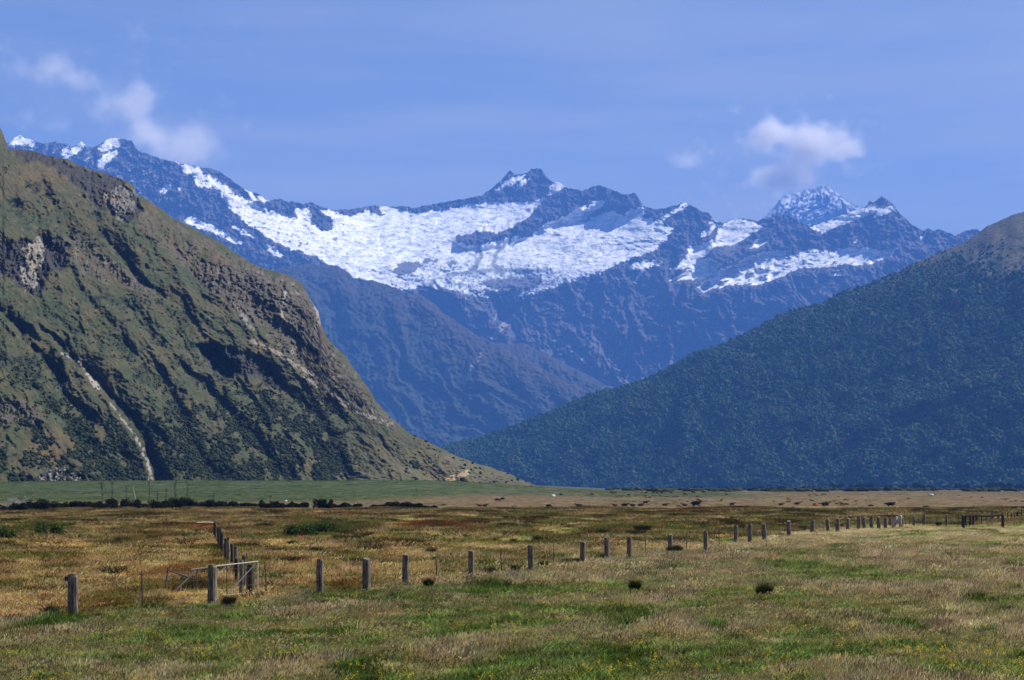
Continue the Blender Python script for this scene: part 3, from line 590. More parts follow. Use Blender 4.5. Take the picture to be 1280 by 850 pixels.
relief('snowy_range', RANGE, 500, 1.0, range_depth, range_paint, mat_terrain('alpine_rock_and_ice', 38.0, 16.0, 0.22, detail=9, hue=(1.0, 0.96, 0.96)),
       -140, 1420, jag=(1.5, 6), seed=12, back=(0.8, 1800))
# ---- the high peak behind it
PEAK = [(880, 330), (930, 300), (950, 276), (959, 267), (971, 254), (976, 247), (980, 244.5), (998, 240), (1008, 237), (1014, 234.5), (1019, 233), (1025, 234), (1028, 230.5), (1032, 231.5), (1039.5, 237), (1051, 244.5), (1063, 253.4), (1070, 257), (1075, 255.5), (1080, 260), (1090, 272), (1120, 300), (1160, 340)]
def peak_depth(PX, PY, edge):
    D = plane_depth(15800 + (PX - 1000) * 3, HY - PY, 1.0) + 300 * np.exp(-edge / 8)
    a = (PX * 0.8 + PY * 0.62) / 13
    return D - 420 * (ridged(a + fbm(PX / 30, PY / 30, 3, 401), (PY - PX * 0.6) / 50, 5, 402, 0.6) - 0.5) * sstep(0, 10, edge) - 70 * fbm(PX / 4, PY / 4, 4, 403, 0.7)
def peak_paint(PX, PY, edge):
    C = np.zeros(PX.shape + (3,)); C[...] = (0.10, 0.095, 0.105)
    st = fbm((PX * 0.8 + PY * 0.62) / 9, (PY - PX * 0.7) / 5, 5, 405, 0.65)
    paint(C, (0.62, 0.66, 0.74), sstep(-0.06, 0.12, st + 0.15 * sstep(1060, 990, PX) - 0.05) * 0.75)
    paint(C, (0.75, 0.78, 0.84), np.exp(-(((PX - 996) / 16)**2 + ((PY - 255) / 6)**2)) * sstep(-0.2, 0.1, st))
    return C
relief('high_peak', PEAK, 360, 1.0, peak_depth, peak_paint, mat_terrain('peak_rock_and_ice', 40.0, 26.0, 0.25, detail=9, hue=(1, 0.97, 0.97)), 880, 1160, jag=(1.6, 5), seed=14, back=(0.9, 1500))

# ------------------------------------------------------------------ air between here and the mountains
def build_haze():
    mb = MB(); mb.box((0, 9000, 1625 - 14), (33000, 20600, 3250)); o = mb.build('haze', None); tag(o, 'pale blue air thickening with distance', kind='stuff')
    m = bpy.data.materials.new('blue_air'); m.use_nodes = True; nt = m.node_tree; nt.nodes.clear()
    v = nt.nodes.new('ShaderNodeVolumePrincipled'); out = nt.nodes.new('ShaderNodeOutputMaterial')
    v.inputs['Color'].default_value = (0.100, 0.275, 0.80, 1); v.inputs['Density'].default_value = 6.2e-5; v.inputs['Anisotropy'].default_value = 0.0
    nt.links.new(v.outputs[0], out.inputs['Volume']); o.data.materials.append(m)
build_haze()
#--PART2--

# ------------------------------------------------------------------ scattered growth nobody could count
def scatter(name, pts, rot, scl, tintc, idx, variants, label):
    me = bpy.data.meshes.new(name); n = len(pts)
    me.vertices.add(n); me.vertices.foreach_set('co', np.asarray(pts, np.float32).ravel())
    for nm, tp, dat in (('rot', 'FLOAT_VECTOR', rot), ('scl', 'FLOAT_VECTOR', scl)):
        a = me.attributes.new(nm, tp, 'POINT'); a.data.foreach_set('vector', np.asarray(dat, np.float32).ravel())
    c = np.ones((n, 4), np.float32); c[:, :3] = tintc
    a = me.attributes.new('tint', 'FLOAT_COLOR', 'POINT'); a.data.foreach_set('color', c.ravel())
    a = me.attributes.new('idx', 'INT', 'POINT'); a.data.foreach_set('value', np.asarray(idx, np.int32))
    o = bpy.data.objects.new(name, me); COL.objects.link(o)
    g = bpy.data.node_groups.new(name + '_nodes', 'GeometryNodeTree'); N = g.nodes.new; L = g.links.new
    g.interface.new_socket('Geometry', in_out='INPUT', socket_type='NodeSocketGeometry'); g.interface.new_socket('Geometry', in_out='OUTPUT', socket_type='NodeSocketGeometry')
    gi = N('NodeGroupInput'); go = N('NodeGroupOutput'); iop = N('GeometryNodeInstanceOnPoints'); j = N('GeometryNodeJoinGeometry')
    for v in variants[::-1]:
        oi = N('GeometryNodeObjectInfo'); oi.inputs['Object'].default_value = v; oi.inputs['As Instance'].default_value = True; L(oi.outputs['Geometry'], j.inputs[0])
    iop.inputs['Pick Instance'].default_value = True
    for nm, tp, sock in (('rot', 'FLOAT_VECTOR', 'Rotation'), ('scl', 'FLOAT_VECTOR', 'Scale'), ('idx', 'INT', 'Instance Index')):
        na = N('GeometryNodeInputNamedAttribute'); na.data_type = tp; na.inputs['Name'].default_value = nm; L(na.outputs['Attribute'], iop.inputs[sock])
    L(gi.outputs[0], iop.inputs['Points']); L(j.outputs[0], iop.inputs['Instance']); L(iop.outputs[0], go.inputs[0])
    md = o.modifiers.new('scatter', 'NODES'); md.node_group = g
    tag(o, label, kind='stuff'); return o
def ico_crown(name, mat, seed, sub=2, low=0.55):
    bm = bmesh.new(); bmesh.ops.create_icosphere(bm, subdivisions=sub, radius=1); V = np.array([v.co[:] for v in bm.verts])
    r = 1 + 0.55 * fbm(V[:, 0] * 1.7 + V[:, 2] * 1.3 + seed * 3, V[:, 1] * 1.7 - V[:, 2], 3, seed, 0.7)
    for v, k in zip(bm.verts, r): v.co = v.co * float(k); v.co.z = v.co.z * (1.0 if v.co.z > 0 else low)
    me = bpy.data.meshes.new(name); bm.to_mesh(me); bm.free(); me.materials.append(mat)
    return bpy.data.objects.new(name, me)
def blade_tuft(name, mat, n, rad, hmin, hmax, wd, lean, seed, heads=0.0, wind=(0.25, 0.0)):
    r = random.Random(seed); mb = MB()
    for i in range(n):
        a = r.uniform(0, 6.283); q = rad * math.sqrt(r.random()); x, y = q * math.cos(a), q * math.sin(a)
        h = r.uniform(hmin, hmax); la = r.uniform(0, 6.283); ll = lean * r.uniform(0.2, 1) * h
        dx, dy = ll * math.cos(la) + wind[0] * h + x * 0.4, ll * math.sin(la) + wind[1] * h + y * 0.4
        fa = r.uniform(0, 3.1416); wx, wy = wd * math.cos(fa) / 2, wd * math.sin(fa) / 2
        b = len(mb.v); m = 0.55
        mb.v += [Vector((x - wx, y - wy, -0.03)), Vector((x + wx, y + wy, -0.03)),
                 Vector((x + dx * .35 + wx * .8, y + dy * .35 + wy * .8, h * m)), Vector((x + dx * .35 - wx * .8, y + dy * .35 - wy * .8, h * m)), Vector((x + dx, y + dy, h * (1 - 0.15 * lean)))]
        mb.f += [(b, b + 1, b + 2, b + 3), (b + 3, b + 2, b + 4)]
        if r.random() < heads:
            t = mb.v[-1]; k = wd * 1.7; mb.quad(t + Vector((-k, 0, -h * .16)), t + Vector((k * .3, k, -h * .10)), t + Vector((k, 0, h * .06)), t + Vector((-k * .3, -k, 0)))
    return mb.build(name, mat, link=False)

# forest on the right-hand mountain
def build_forest():
    can = [ico_crown('forest_crown', M['canopy_i'], 100 + k) for k in range(4)]
    nr, nc = RX.shape; n = 110000; r = np.random.default_rng(21)
    i = r.integers(0, nr, n); j = r.integers(0, nc, n); px, py = RX[i, j], RY[i, j]
    ok = (px > 520) & (px < 1340) & (r.random(n) < np.clip(bushline(px, py) * (0.82 + 0.6 * fbm(px / 18, py / 14, 3, 501)), 0, 1)); 
    i, j = i[ok], j[ok]; n = len(i); P = RP[i, j].copy(); px, py = RX[i, j], RY[i, j]; D = RD[i, j]
    s = r.uniform(0.6, 1.5, n) * 2.9 * (0.85 + 0.5 * (r.random(n) < 0.12)); P[:, 2] += s * 0.25
    P[:, :2] += r.uniform(-3, 3, (n, 2))
    c = np.zeros((n, 3)); c[...] = (0.036, 0.082, 0.040); m = fbm(px / 26, py / 18, 4, 503)
    paint(c, (0.060, 0.090, 0.042), sstep(0, 0.35, m + 0.35 * r.normal(size=n) * 0.7)); paint(c, (0.014, 0.034, 0.018), sstep(0.0, 0.4, -m + 0.4 * r.normal(size=n) * 0.5))
    paint(c, (0.085, 0.075, 0.035), (r.random(n) < 0.06) * 0.8)
    rot = np.stack([r.normal(0, .12, n), r.normal(0, .12, n), r.uniform(0, 6.28, n)], -1)
    scl = np.stack([s * r.uniform(.85, 1.2, n), s * r.uniform(.85, 1.2, n), s * r.uniform(.95, 1.5, n)], -1)
    scatter('beech_forest', P, rot, scl, c, r.integers(0, 4, n), can, 'dense dark green forest covering the right mountain')
build_forest()
# scrub in the gullies of the near hill
def build_hill_scrub():
    can = [ico_crown('scrub_crown', M['shrub_i'], 140 + k, 2, 0.7) for k in range(4)]
    m = hill_masks(HX, HYY, None); nr, nc = HX.shape; n = 150000; r = np.random.default_rng(23)
    i = r.integers(0, nr, n); j = r.integers(0, nc, n); px, py = HX[i, j], HYY[i, j]
    ok = (px > -100) & (r.random(n) < m['bush'][i, j] * (0.30 + 0.35 * sstep(380, 540, py)) + 0.004) & (m['top'][i, j] + m['cliffp'][i, j] + m['cave'][i, j] < 0.5) & (py < 612)
    d, s_, q = pathdist(px, py, [(138, 504), (152, 522), (166, 540), (176, 556), (184, 576), (190, 606)]); ok &= d > 6
    i, j = i[ok], j[ok]; n = len(i); P = HP[i, j].copy(); px, py = HX[i, j], HYY[i, j]
    s = r.uniform(0.5, 1.0, n)**1.5 * 0.80 * (0.7 + 0.8 * sstep(440, 590, py)); P[:, 2] += s * 0.2; P[:, :2] += r.uniform(-.7, .7, (n, 2))
    c = np.zeros((n, 3)); c[...] = (0.030, 0.038, 0.018); q = fbm(px / 16, py / 12, 4, 513)
    paint(c, (0.040, 0.048, 0.022), sstep(0, 0.3, q + 0.2 * r.normal(size=n))); paint(c, (0.016, 0.024, 0.012), sstep(0, 0.35, -q + 0.2 * r.normal(size=n)))
    rot = np.stack([r.normal(0, .2, n), r.normal(0, .2, n), r.uniform(0, 6.28, n)], -1)
    scl = np.stack([s * r.uniform(.85, 1.4, n), s * r.uniform(.85, 1.4, n), s * r.uniform(.7, 1.2, n)], -1)
    scatter('hill_scrub', P, rot, scl, c, r.integers(0, 4, n), can, 'dark green scrub filling the gullies of the grassy hill')
build_hill_scrub()

# grass of the flats
GT = [blade_tuft('short_grass', M['grass_i'], 60, .30, .07, .20, .013, .8, 1), blade_tuft('short_grass', M['grass_i'], 60, .34, .06, .16, .015, 1.0, 2),
      blade_tuft('dry_grass', M['grass_i'], 46, .22, .22, .50, .009, .5, 3, .7), blade_tuft('dry_grass', M['grass_i'], 46, .26, .20, .42, .009, .6, 4, .7),
      blade_tuft('leafy_clump', M['grass_i'], 46, .30, .08, .22, .034, 1.2, 5), blade_tuft('leafy_clump', M['grass_i'], 46, .24, .10, .30, .030, .9, 6)]
def build_grass():
    r = np.random.default_rng(31); PTS = []; 
    for y0, y1, dens, sc in ((33, 48, 30, .85), (48, 70, 19, 1.0), (70, 105, 9, 1.25), (105, 170, 3.4, 1.7), (170, 300, 1.0, 2.6), (300, 560, .22, 3.6), (560, 1200, .05, 7)):
        A = (y1 - y0) * (y0 + y1) / 2 * 0.60; n = int(A * dens); y = np.sqrt(r.uniform(y0**2, y1**2, n)); x = y * r.uniform(-.30, .30, n)
        PTS.append(np.stack([x, y, np.full(n, sc)], -1))
    P = np.concatenate(PTS); x, y, sc = P.T; C, H = ground_fields(x, y); n = len(x)
    q = HY + F * EYE / y; px = CX + F * x / y
    keep = r.random(n) < np.where((H < 0.5) & (y > 262) & (y < 300), 0.0, 1.0); H = np.maximum(H * np.where(y > 300, .8, 1), .25); x, y, sc, C, H, q, px = (a[keep] for a in (x, y, sc, C, H, q, px)); n = len(x)
    C = C * (1 + 0.22 * (sstep(690, 670, q) * sstep(400, 520, px))[:, None])
    rough = (q < np.interp(px, *FENCE_ROW)); lum = C[:, 0] / (C[:, 1] + 1e-4)
    dry = (C[:, 0] > 0.2); green = C[:, 1] > C[:, 0]; redd = lum > 2.0
    u = r.random(n)
    idx = np.where(dry, np.where(u < 0.72, r.integers(2, 4, n), r.integers(0, 2, n)), np.where(green | redd, np.where(u < .5, r.integers(4, 6, n), r.integers(0, 2, n)), r.integers(0, 4, n)))
    C = C * (0.55 + 1.7 * r.random((n, 1))**1.4) * np.array((1.15, 1.20, 0.98)) * (1 + 0.10 * r.normal(size=(n, 3)))
    warm = rough * sstep(700, 420, px); C = C * (1 + warm[:, None] * np.array((0.04, -0.08, -0.12)))
    paint(C, (0.48, 0.37, 0.22), (r.random(n) < 0.14 - 0.08 * warm) * (idx < 4) * 0.8)
    C = np.clip(C, 0.008, 0.6)
    hh = H * r.uniform(.7, 1.25, n); hh = np.where(idx >= 2, np.minimum(hh, 2.1), hh); hh = np.where((idx < 4) & (idx >= 2), hh * np.where(rough, 0.62, 0.5), hh)
    s = sc * r.uniform(.8, 1.25, n); z = gz(x, y) - 0.01
    scl = np.stack([s, s, np.where(sc > 1.5, .95, np.sqrt(sc)) * hh], -1)
    rot = np.stack([r.normal(0, .06, n), r.normal(0, .06, n), r.uniform(-.9, .9, n)], -1)
    scatter('pasture_grass', np.stack([x, y, z], -1), rot, scl, C, idx, GT, 'mixed green and straw-coloured grass covering the flats')
    return n
build_grass()
# hummock shadows as dark clumps and taller weed patches farther out, seen edge on
def build_weeds():
    r = np.random.default_rng(33); n = 46000; y = np.sqrt(r.uniform(36**2, 330**2, n)); x = y * r.uniform(-.30, .30, n); px = CX + F * x / y; q = HY + F * EYE / y
    C, H = ground_fields(x, y); nn = fbm(x / 5, y / 12, 4, 83)
    inner = q > np.interp(px, *FENCE_ROW) - 4; ok = (q > 637 + 5 * fbm(x / 14, y / 60, 3, 96)) & (H > 0.3) & (r.random(n) < np.where(inner, 0.22 * sstep(0.05, 0.3, nn), sstep(-0.15, 0.3, nn + 0.08))); x, y, C, px, q, inner = x[ok], y[ok], C[ok], px[ok], q[ok], inner[ok]; n = len(x)
    u = r.random(n); 
    C = C * (0.6 + 0.6 * r.random((n, 1))); paint(C, (0.026, 0.022, 0.008), (u < .17) * .95); paint(C, (0.10, 0.032, 0.012), ((u > .3) & (u < .42)) * .9); paint(C, (0.085, 0.105, 0.022), ((u > .42) & (u < .62)) * .9)
    s = r.uniform(.8, 1.6, n) * np.interp(y, [60, 330], [1.0, 3.0]); z = gz(x, y)
    V = [blade_tuft('weed_clump', M['grass_i'], 70, .34, .12, .42, .03, .8, 11), blade_tuft('weed_clump', M['grass_i'], 70, .30, .15, .50, .025, .6, 12), blade_tuft('tussock', M['grass_i'], 260, .30, .28, .58, .024, .8, 13)]
    kind = np.where((r.random(n) < 0.045) & (fbm(x / 12, y / 30, 3, 95) > -0.05), 2, r.integers(0, 2, n)); C = np.where((kind == 2)[:, None], np.array((0.030, 0.026, 0.009)) * r.uniform(.5, 1.6, (n, 1)), C)
    C = np.where((inner & (u < .17))[:, None], np.array((0.040, 0.055, 0.014)), C)  # some weeds inside the fence coloured dark to imitate hummock shadows
    scatter('rough_weeds', np.stack([x, y, z], -1), np.stack([x * 0, x * 0, r.uniform(0, 6.28, n)], -1), np.stack([s * 1.2, s * 1.2, np.interp(y, [60, 330], [1.0, 1.0]) * r.uniform(.7, 1.35, n) * np.where(inner & (kind < 2), .45, np.where(inner, .6, 1))], -1), C, kind, V, 'olive and rusty weeds in the rough beyond the fence, with dark clumps as hummock shadows nearer')
build_weeds()
def build_far_scrub():
    can = [ico_crown('low_scrub', M['shrub_i'], 170 + k, 2, 0.8) for k in range(3)]; r = np.random.default_rng(37)
    y1 = r.uniform(300, 800, 1100); x1 = y1 * r.uniform(-.30, .30, 1100); y2 = r.uniform(1000, 3100, 3400); x2 = y2 * r.uniform(0.03, .31, 3400)
    x = np.concatenate([x1, x2]); y = np.concatenate([y1, y2]); n = len(x); px = CX + F * x / y
    ok = (fbm(x / 40, y / 160, 4, 97) + 0.10 * (y > 2000) > r.uniform(-.1, .35, n)) & ~((px < 760) & (y > 340)); x, y, px = x[ok], y[ok], px[ok]; n = len(x)
    s = np.where(y < 900, r.uniform(.15, .36, n), r.uniform(.7, 2.4, n)); c = np.zeros((n, 3)); c[...] = (0.034, 0.042, 0.020); paint(c, (0.085, 0.050, 0.025), ((r.random(n) < .35) & (y < 900)) * 1.0); paint(c, (0.018, 0.022, 0.012), (r.random(n) < .3) * 1.0)
    scatter('low_scrub', np.stack([x, y, gz(x, y) + s * .1], -1), np.stack([x * 0, x * 0, r.uniform(0, 6.28, n)], -1), np.stack([s * 1.7, s * 1.7, s * .9], -1), c, r.integers(0, 3, n), can, 'low brown and dark scrub dotted over the far flats')
build_far_scrub()
def build_flowers():
    r = np.random.default_rng(35); n = 9000; y = np.sqrt(r.uniform(34**2, 66**2, n)); x = y * r.uniform(-.30, .30, n); q = HY + F * EYE / y
    ok = (fbm(x / 3, y / 4, 3, 91) > -0.02) & (r.random(n) < 0.30 + 0.5 * sstep(780, 850, q)) & (q > np.interp(CX + F * x / y, *FENCE_ROW) + 8); x, y = x[ok], y[ok]; n = len(x)
    mb = MB()
    for k in range(3):
        cx, cy = (0, .03, -.04)[k], (0, .03, .02)[k]; h = (.22, .16, .19)[k]; mb.quad((cx - .002, cy, 0), (cx + .002, cy, 0), (cx + .002, cy, h), (cx - .002, cy, h))
        for t in range(6):
            a = t * 1.047; b = a + 1.0; mb.quad((cx, cy, h), (cx + .018 * math.cos(a), cy + .018 * math.sin(a), h + .012), (cx + .023 * math.cos((a + b) / 2), cy + .023 * math.sin((a + b) / 2), h + .014), (cx + .018 * math.cos(b), cy + .018 * math.sin(b), h + .012))
    v = mb.build('yellow_flower', M['grass_i'], link=False)
    scatter('yellow_wildflowers', np.stack([x, y, gz(x, y)], -1), np.stack([r.normal(.5, .3, n), r.normal(0, .3, n), r.uniform(0, 6.28, n)], -1), np.stack([r.uniform(.45, .8, n)] * 2 + [r.uniform(.8, 1.3, n)], -1), np.tile((0.62, 0.42, 0.03), (n, 1)), np.zeros(n), [v], 'tiny yellow wildflowers dotted through the near grass')
build_flowers()

# ------------------------------------------------------------------ the fence
def post_mesh(r, h, seed, tilt=0.0, mat='wood', top=True):
    """a split round post with a chamfered, slightly slanting top; sunk 0.35 m; origin on the ground"""
    mb = MB(); rr = random.Random(seed); k = 9; pts = []; rads = []
    for i in range(k):
        t = i / (k - 1); z = -0.35 + (h + 0.35) * t; pts.append((tilt * max(z, 0) + rr.uniform(-1, 1) * 0.006, rr.uniform(-1, 1) * 0.006, z)); rads.append(r * (1.05 - 0.09 * t) * (1 + rr.uniform(-.03, .03)))
    rads[-1] *= 0.86; pts[-2] = (pts[-2][0], pts[-2][1], h - 0.05 * h / 1.2); 
    mb.ring_tube(pts, rads, 12, True, 0.07, seed); a = rr.uniform(0, 6.28)
    for i in range(len(mb.v) - 12, len(mb.v)): mb.v[i].z += 0.02 * math.cos(a + (i % 12) * 0.52)
    return mb
WOOD = [(91, 719, 776, 13, 0), (265, 707, 758, 12, 0), (400, 699, 745, 9, 0), (458, 697, 741, 10.5, 0), (507, 693, 734, 8.5, 0), (589, 688, 727, 7.5, 0), (664, 681, 717, 7.5, 0.02), (728, 675, 706, 7, 0.03), (759.5, 672, 704, 7, 0.04), (786.5, 671, 702, 6, 0.0),
        (838, 667, 690, 6, 0.02), (882, 661, 688, 5.5, 0), (919.7, 657, 680, 5.5, 0), (937.5, 655, 680, 5.5, 0.02), (956, 654, 677, 6, 0.14), (986, 651, 672, 5.5, 0.12), (1015, 650, 666, 5.5, 0.12), (1035.5, 648.5, 664, 4.5, 0.1), (1046.8, 648, 666, 5, 0.06), (1059.7, 647, 663, 4.5, 0.06),
        (1073.4, 646, 663, 4.5, 0.0), (1081, 646, 662, 4.5, 0.12), (1089.5, 646, 661.5, 4.5, 0.05), (1098.4, 646, 662, 4.5, 0.0), (1107, 646, 661, 4.5, 0.0), (1113, 648, 658.5, 4, 0.0), (1127, 646.5, 658.5, 4.5, 0.05), (1142.3, 644.5, 658.5, 3.5, 0.0), (1155, 644, 658, 3.8, 0.05), (1183, 643, 658, 3.6, 0)]
STAKE = [(177.5, 714, 770), (332.6, 705, 747), (546, 697, 727), (626.3, 685, 718), (692, 680, 710), (807, 671, 697), (858, 667, 690), (899, 660, 685), (921, 657.5, 678), (1029, 650, 664), (1136.4, 647, 658), (1148, 647, 658), (1164, 646, 658), (1172.5, 645, 658), (1190, 645, 658), (1197.5, 645, 658)]
fence = tag(empty('wire_fence', at(640, 720)), 'long post and wire fence crossing the field, broad weathered wooden posts with thin stakes between', 'fence')
def place_child(mb, name, mat, p, parent, rz=0):
    o = mb.build(name, mat, parent, smooth=False); o.location = p - parent.location; o.rotation_euler = (0, 0, rz); return o
tops = []
for i, (px, t, b, wd, tl) in enumerate(WOOD):
    p = at(px, b); h = (b - t) / F * p.y; 
    place_child(post_mesh(wd / 2 / F * p.y, h, 40 + i, -tl), 'wooden_post', M['wood'], p, fence, rnd.uniform(0, 6)); tops.append((p, h))
    if i == 0:   # a cut block nailed to the head of the first post
        mb = MB(); mb.box((-.17, -.02, h - .10), (.12, .14, .13), .2); place_child(mb, 'block', M['dark_wood'], p, fence)
for i, (px, t, b) in enumerate(STAKE):
    p = at(px, b); h = (b - t) / F * p.y; mb = MB(); mb.ring_tube([(0, 0, -.3), (rnd.uniform(-.02, .02), 0, h * .5), (rnd.uniform(-.05, .03), 0, h)], [.026, .026, .024], 6, True, 0.15, i)
    place_child(mb, 'stake', M['steel'], p, fence)
for k in range(4):
    for seg in ((0, 1), (1, len(tops))):
        pts = []
        rngs = tops[0:2] if seg[0] == 0 else tops[1:]
        if seg[0] == 0: a = tops[0][0] * 1; d = tops[0][0] - tops[1][0]; rngs = [(a + d * 0.7, 1.2)] + list(rngs)
        prev = None
        for p, h in rngs:
            q = p + Vector((0, -.13, h * (0.90 - 0.22 * k)))
            if prev: pts.append((prev + q) / 2 + Vector((0, 0, -.02 * rnd.random())))
            pts.append(q); prev = q
        mb = MB(); mb.ring_tube([q - fence.location for q in pts], [.0022] * len(pts), 4, False); mb.build('wire', M['wire'], fence)
# side fence running away from the gate
side = tag(empty('side_fence', at(301, 738)), 'close row of dark wooden posts running away behind the gate', 'fence')
a, b = at(304, 744), at(267.5, 672); st = []
n = 19
for i in range(n):
    t = (i / (n - 1))**1.08; p = a.lerp(b, t); p.x += rnd.uniform(-.12, .12); p.z = float(gz(p.x, p.y)); h = 1.22 * rnd.uniform(.9, 1.06); r = rnd.uniform(.045, .08)
    place_child(post_mesh(r, h, 300 + i, rnd.uniform(-.04, .05)), 'wooden_post', M['wood'] if i in (0, 3, 6) else M['dark_wood'], p, side, rnd.uniform(0, 6)); st.append((p, h))
for z in (.9, .6, .3):
    mb = MB(); mb.ring_tube([p + Vector((-.1, 0, h * z)) - side.location for p, h in st], [.0016] * n, 4, False); mb.build('wire', M['wire'], side)
mb = MB(); p = b + Vector((0, 0, 1.12)) - side.location; q = at(246, 672) + Vector((0, 0, 1.06)) - side.location; mb.ring_tube([p, p.lerp(q, .5) + Vector((0, 0, .03)), q], [.035, .03, .025], 6, True, .2, 5); mb.build('rail', M['pale_wood'], side)
# broad strainer post that carries the gate
p = at(313, 741.5); g = tag(post_mesh(.135, 1.03, 77).build('strainer_post', M['dark_wood']), 'broad dark wooden post standing behind the right end of the pipe gate', 'post'); g.location = p

def pix(px, row, y): return Vector(((px - CX) / F * y, y, EYE + (HY - row) / F * y))
def pipes(name, segs, r, mat, parent=None, origin=None):
    mb = MB()
    for a_, b_ in segs: mb.ring_tube([a_ - origin, b_ - origin], [r, r], 8)
    return mb.build(name, mat, parent)
# pipe gate
gy = at(300, 746).y; O = pix(296, 743, gy); O.z = float(gz(O.x, O.y))
gate = tag(empty('pipe_gate', O), 'sagging galvanised pipe gate with a diagonal brace and wire netting', 'gate')
P = lambda x, r_, dy=0: pix(x, r_, gy + dy)
tl, tr, br, bl = P(270, 707.6), P(322, 702, .7), P(322, 741, .7), P(270.5, 745.5)
for q in (tl, tr, br, bl): q.z = max(q.z, float(gz(q.x, q.y)) + .06)
pipes('top_rail', [(tl, tr + (tr - tl) * .02)], .024, M['galv'], gate, O); pipes('bottom_rail', [(bl, br)], .024, M['galv'], gate, O)
pipes('stile', [(bl, tl)], .022, M['galv'], gate, O); pipes('stile', [(br, tr)], .022, M['galv'], gate, O)
pipes('diagonal_brace', [(P(285.5, 741.7, .2), P(320, 704, .68))], .018, M['galv'], gate, O)
pipes('short_brace', [(P(271.5, 719.5, .0), P(282, 709.0, .15))], .014, M['galv'], gate, O)
pipes('upright', [(P(283.4, 742, .2), P(283.4, 707, .2))], .014, M['steel'], gate, O)
mb = MB()
for k in range(1, 7): mb.ring_tube([bl.lerp(tl, k / 7) - O, br.lerp(tr, k / 7) - O], [.002] * 2, 4)
for k in range(1, 12): mb.ring_tube([bl.lerp(br, k / 12) - O, tl.lerp(tr, k / 12) - O], [.002] * 2, 4)
mb.build('netting', M['wire'], gate)
# collapsed gate leaf left of the gatepost
gy2 = gy + 1.2; P = lambda x, r_, dy=0: pix(x, r_, gy2 + dy); O = P(228, 744); O.z = float(gz(O.x, O.y))
g2 = tag(empty('collapsed_gate', O), 'collapsed pipe gate leaning between thin stakes left of the thick gatepost', 'gate')
pipes('top_rail', [(P(239, 712), P(262, 709))], .024, M['galv'], g2, O); pipes('diagonal_brace', [(P(210.5, 746.5), P(244, 714))], .022, M['galv'], g2, O)
pipes('bent_bar', [(P(210.5, 712.6), P(236, 721.8))], .026, M['steel'], g2, O)
pipes('stake', [(P(205.6, 749), P(209.8, 709))], .024, M['steel'], g2, O); pipes('stake', [(P(244.8, 744), P(246.6, 711))], .024, M['steel'], g2, O)
mb = MB(); mb.ring_tube([P(209.6, 710.5) - O, P(213, 708.3) - O, P(215.5, 704.8) - O], [.022, .018, .008], 6); mb.build('splinter', M['steel'], g2)

# rail yard on the right
yl, yr = at(1204, 661.5), at(1253.5, 661.5); O = (yl + yr) / 2; yard = tag(empty('rail_frame', O), 'dark wooden rail frame on two stout posts at the right end of the fence', 'rail frame')
hl = 18 / F * yl.y; mb = post_mesh(.15, hl, 500); place_child(mb, 'wooden_post', M['dark_wood'], yl, yard); place_child(post_mesh(.13, hl, 501), 'wooden_post', M['dark_wood'], yr, yard)
mb = MB(); q0, q1 = yl + Vector((0, 0, hl - .10)) - O, yr + Vector((0, 0, hl - .06)) - O; mb.ring_tube([q0, q0.lerp(q1, .3) + Vector((0, 0, .0)), q0.lerp(q1, .62) + Vector((0, 0, -.05)), q1], [.10, .085, .09, .085], 8, True, .12, 8); mb.build('top_rail', M['dark_wood'], yard)
back = tag(empty('far_fence', at(1240, 653)), 'fence of thin dark posts behind and beyond the rail frame', 'fence'); st = []
for i, (px, t, b, wd) in enumerate([(1207, 644, 657, 2.5), (1212.6, 644, 656.5, 3), (1216.5, 644, 656.5, 3), (1220.6, 643.5, 655.5, 4), (1227, 644, 655, 1.5), (1233, 643.5, 654, 1.5), (1240, 642, 653, 3), (1247.6, 642, 652, 3), (1259.5, 641, 651, 1.5), (1264, 640.5, 650, 1.5), (1268, 640, 650, 1.3), (1272, 638, 648.3, 3.2), (1276.5, 639, 649, 1.3), (1284, 638, 648, 3)]):
    p = at(px, b); h = (b - t) / F * p.y; place_child(post_mesh(wd / 2 / F * p.y, h, 520 + i, rnd.uniform(-.05, .05)), 'wooden_post', M['dark_wood'], p, back); st.append((p, h))
for z in (.85, .5):
    mb = MB(); mb.ring_tube([p + Vector((0, 0, 1.05 * z)) - back.location for p, h in st], [.004] * len(st), 4, False); mb.build('wire', M['wire'], back)
# bleached stump caught between the posts
p = at(1122.5, 660); mb = MB()
mb.ring_tube([(-.5, 0, -.1), (-.30, 0, .45), (-.10, .05, .95), (.02, .05, 1.12)], [.17, .16, .13, .05], 9, True, .25, 3); mb.ring_tube([(.30, .1, -.1), (.18, .1, .5), (.22, .1, .9), (.30, .1, 1.12)], [.16, .13, .12, .06], 9, True, .25, 4)
mb.ring_tube([(-.35, 0, .3), (.0, .05, .62), (.22, .1, .66)], [.10, .13, .08], 8, True, .25, 5)
s_ = tag(mb.build('bleached_stump', M['pale_wood'], smooth=True), 'bleached grey forked stump between the fence posts near the rail frame', 'stump'); s_.location = p

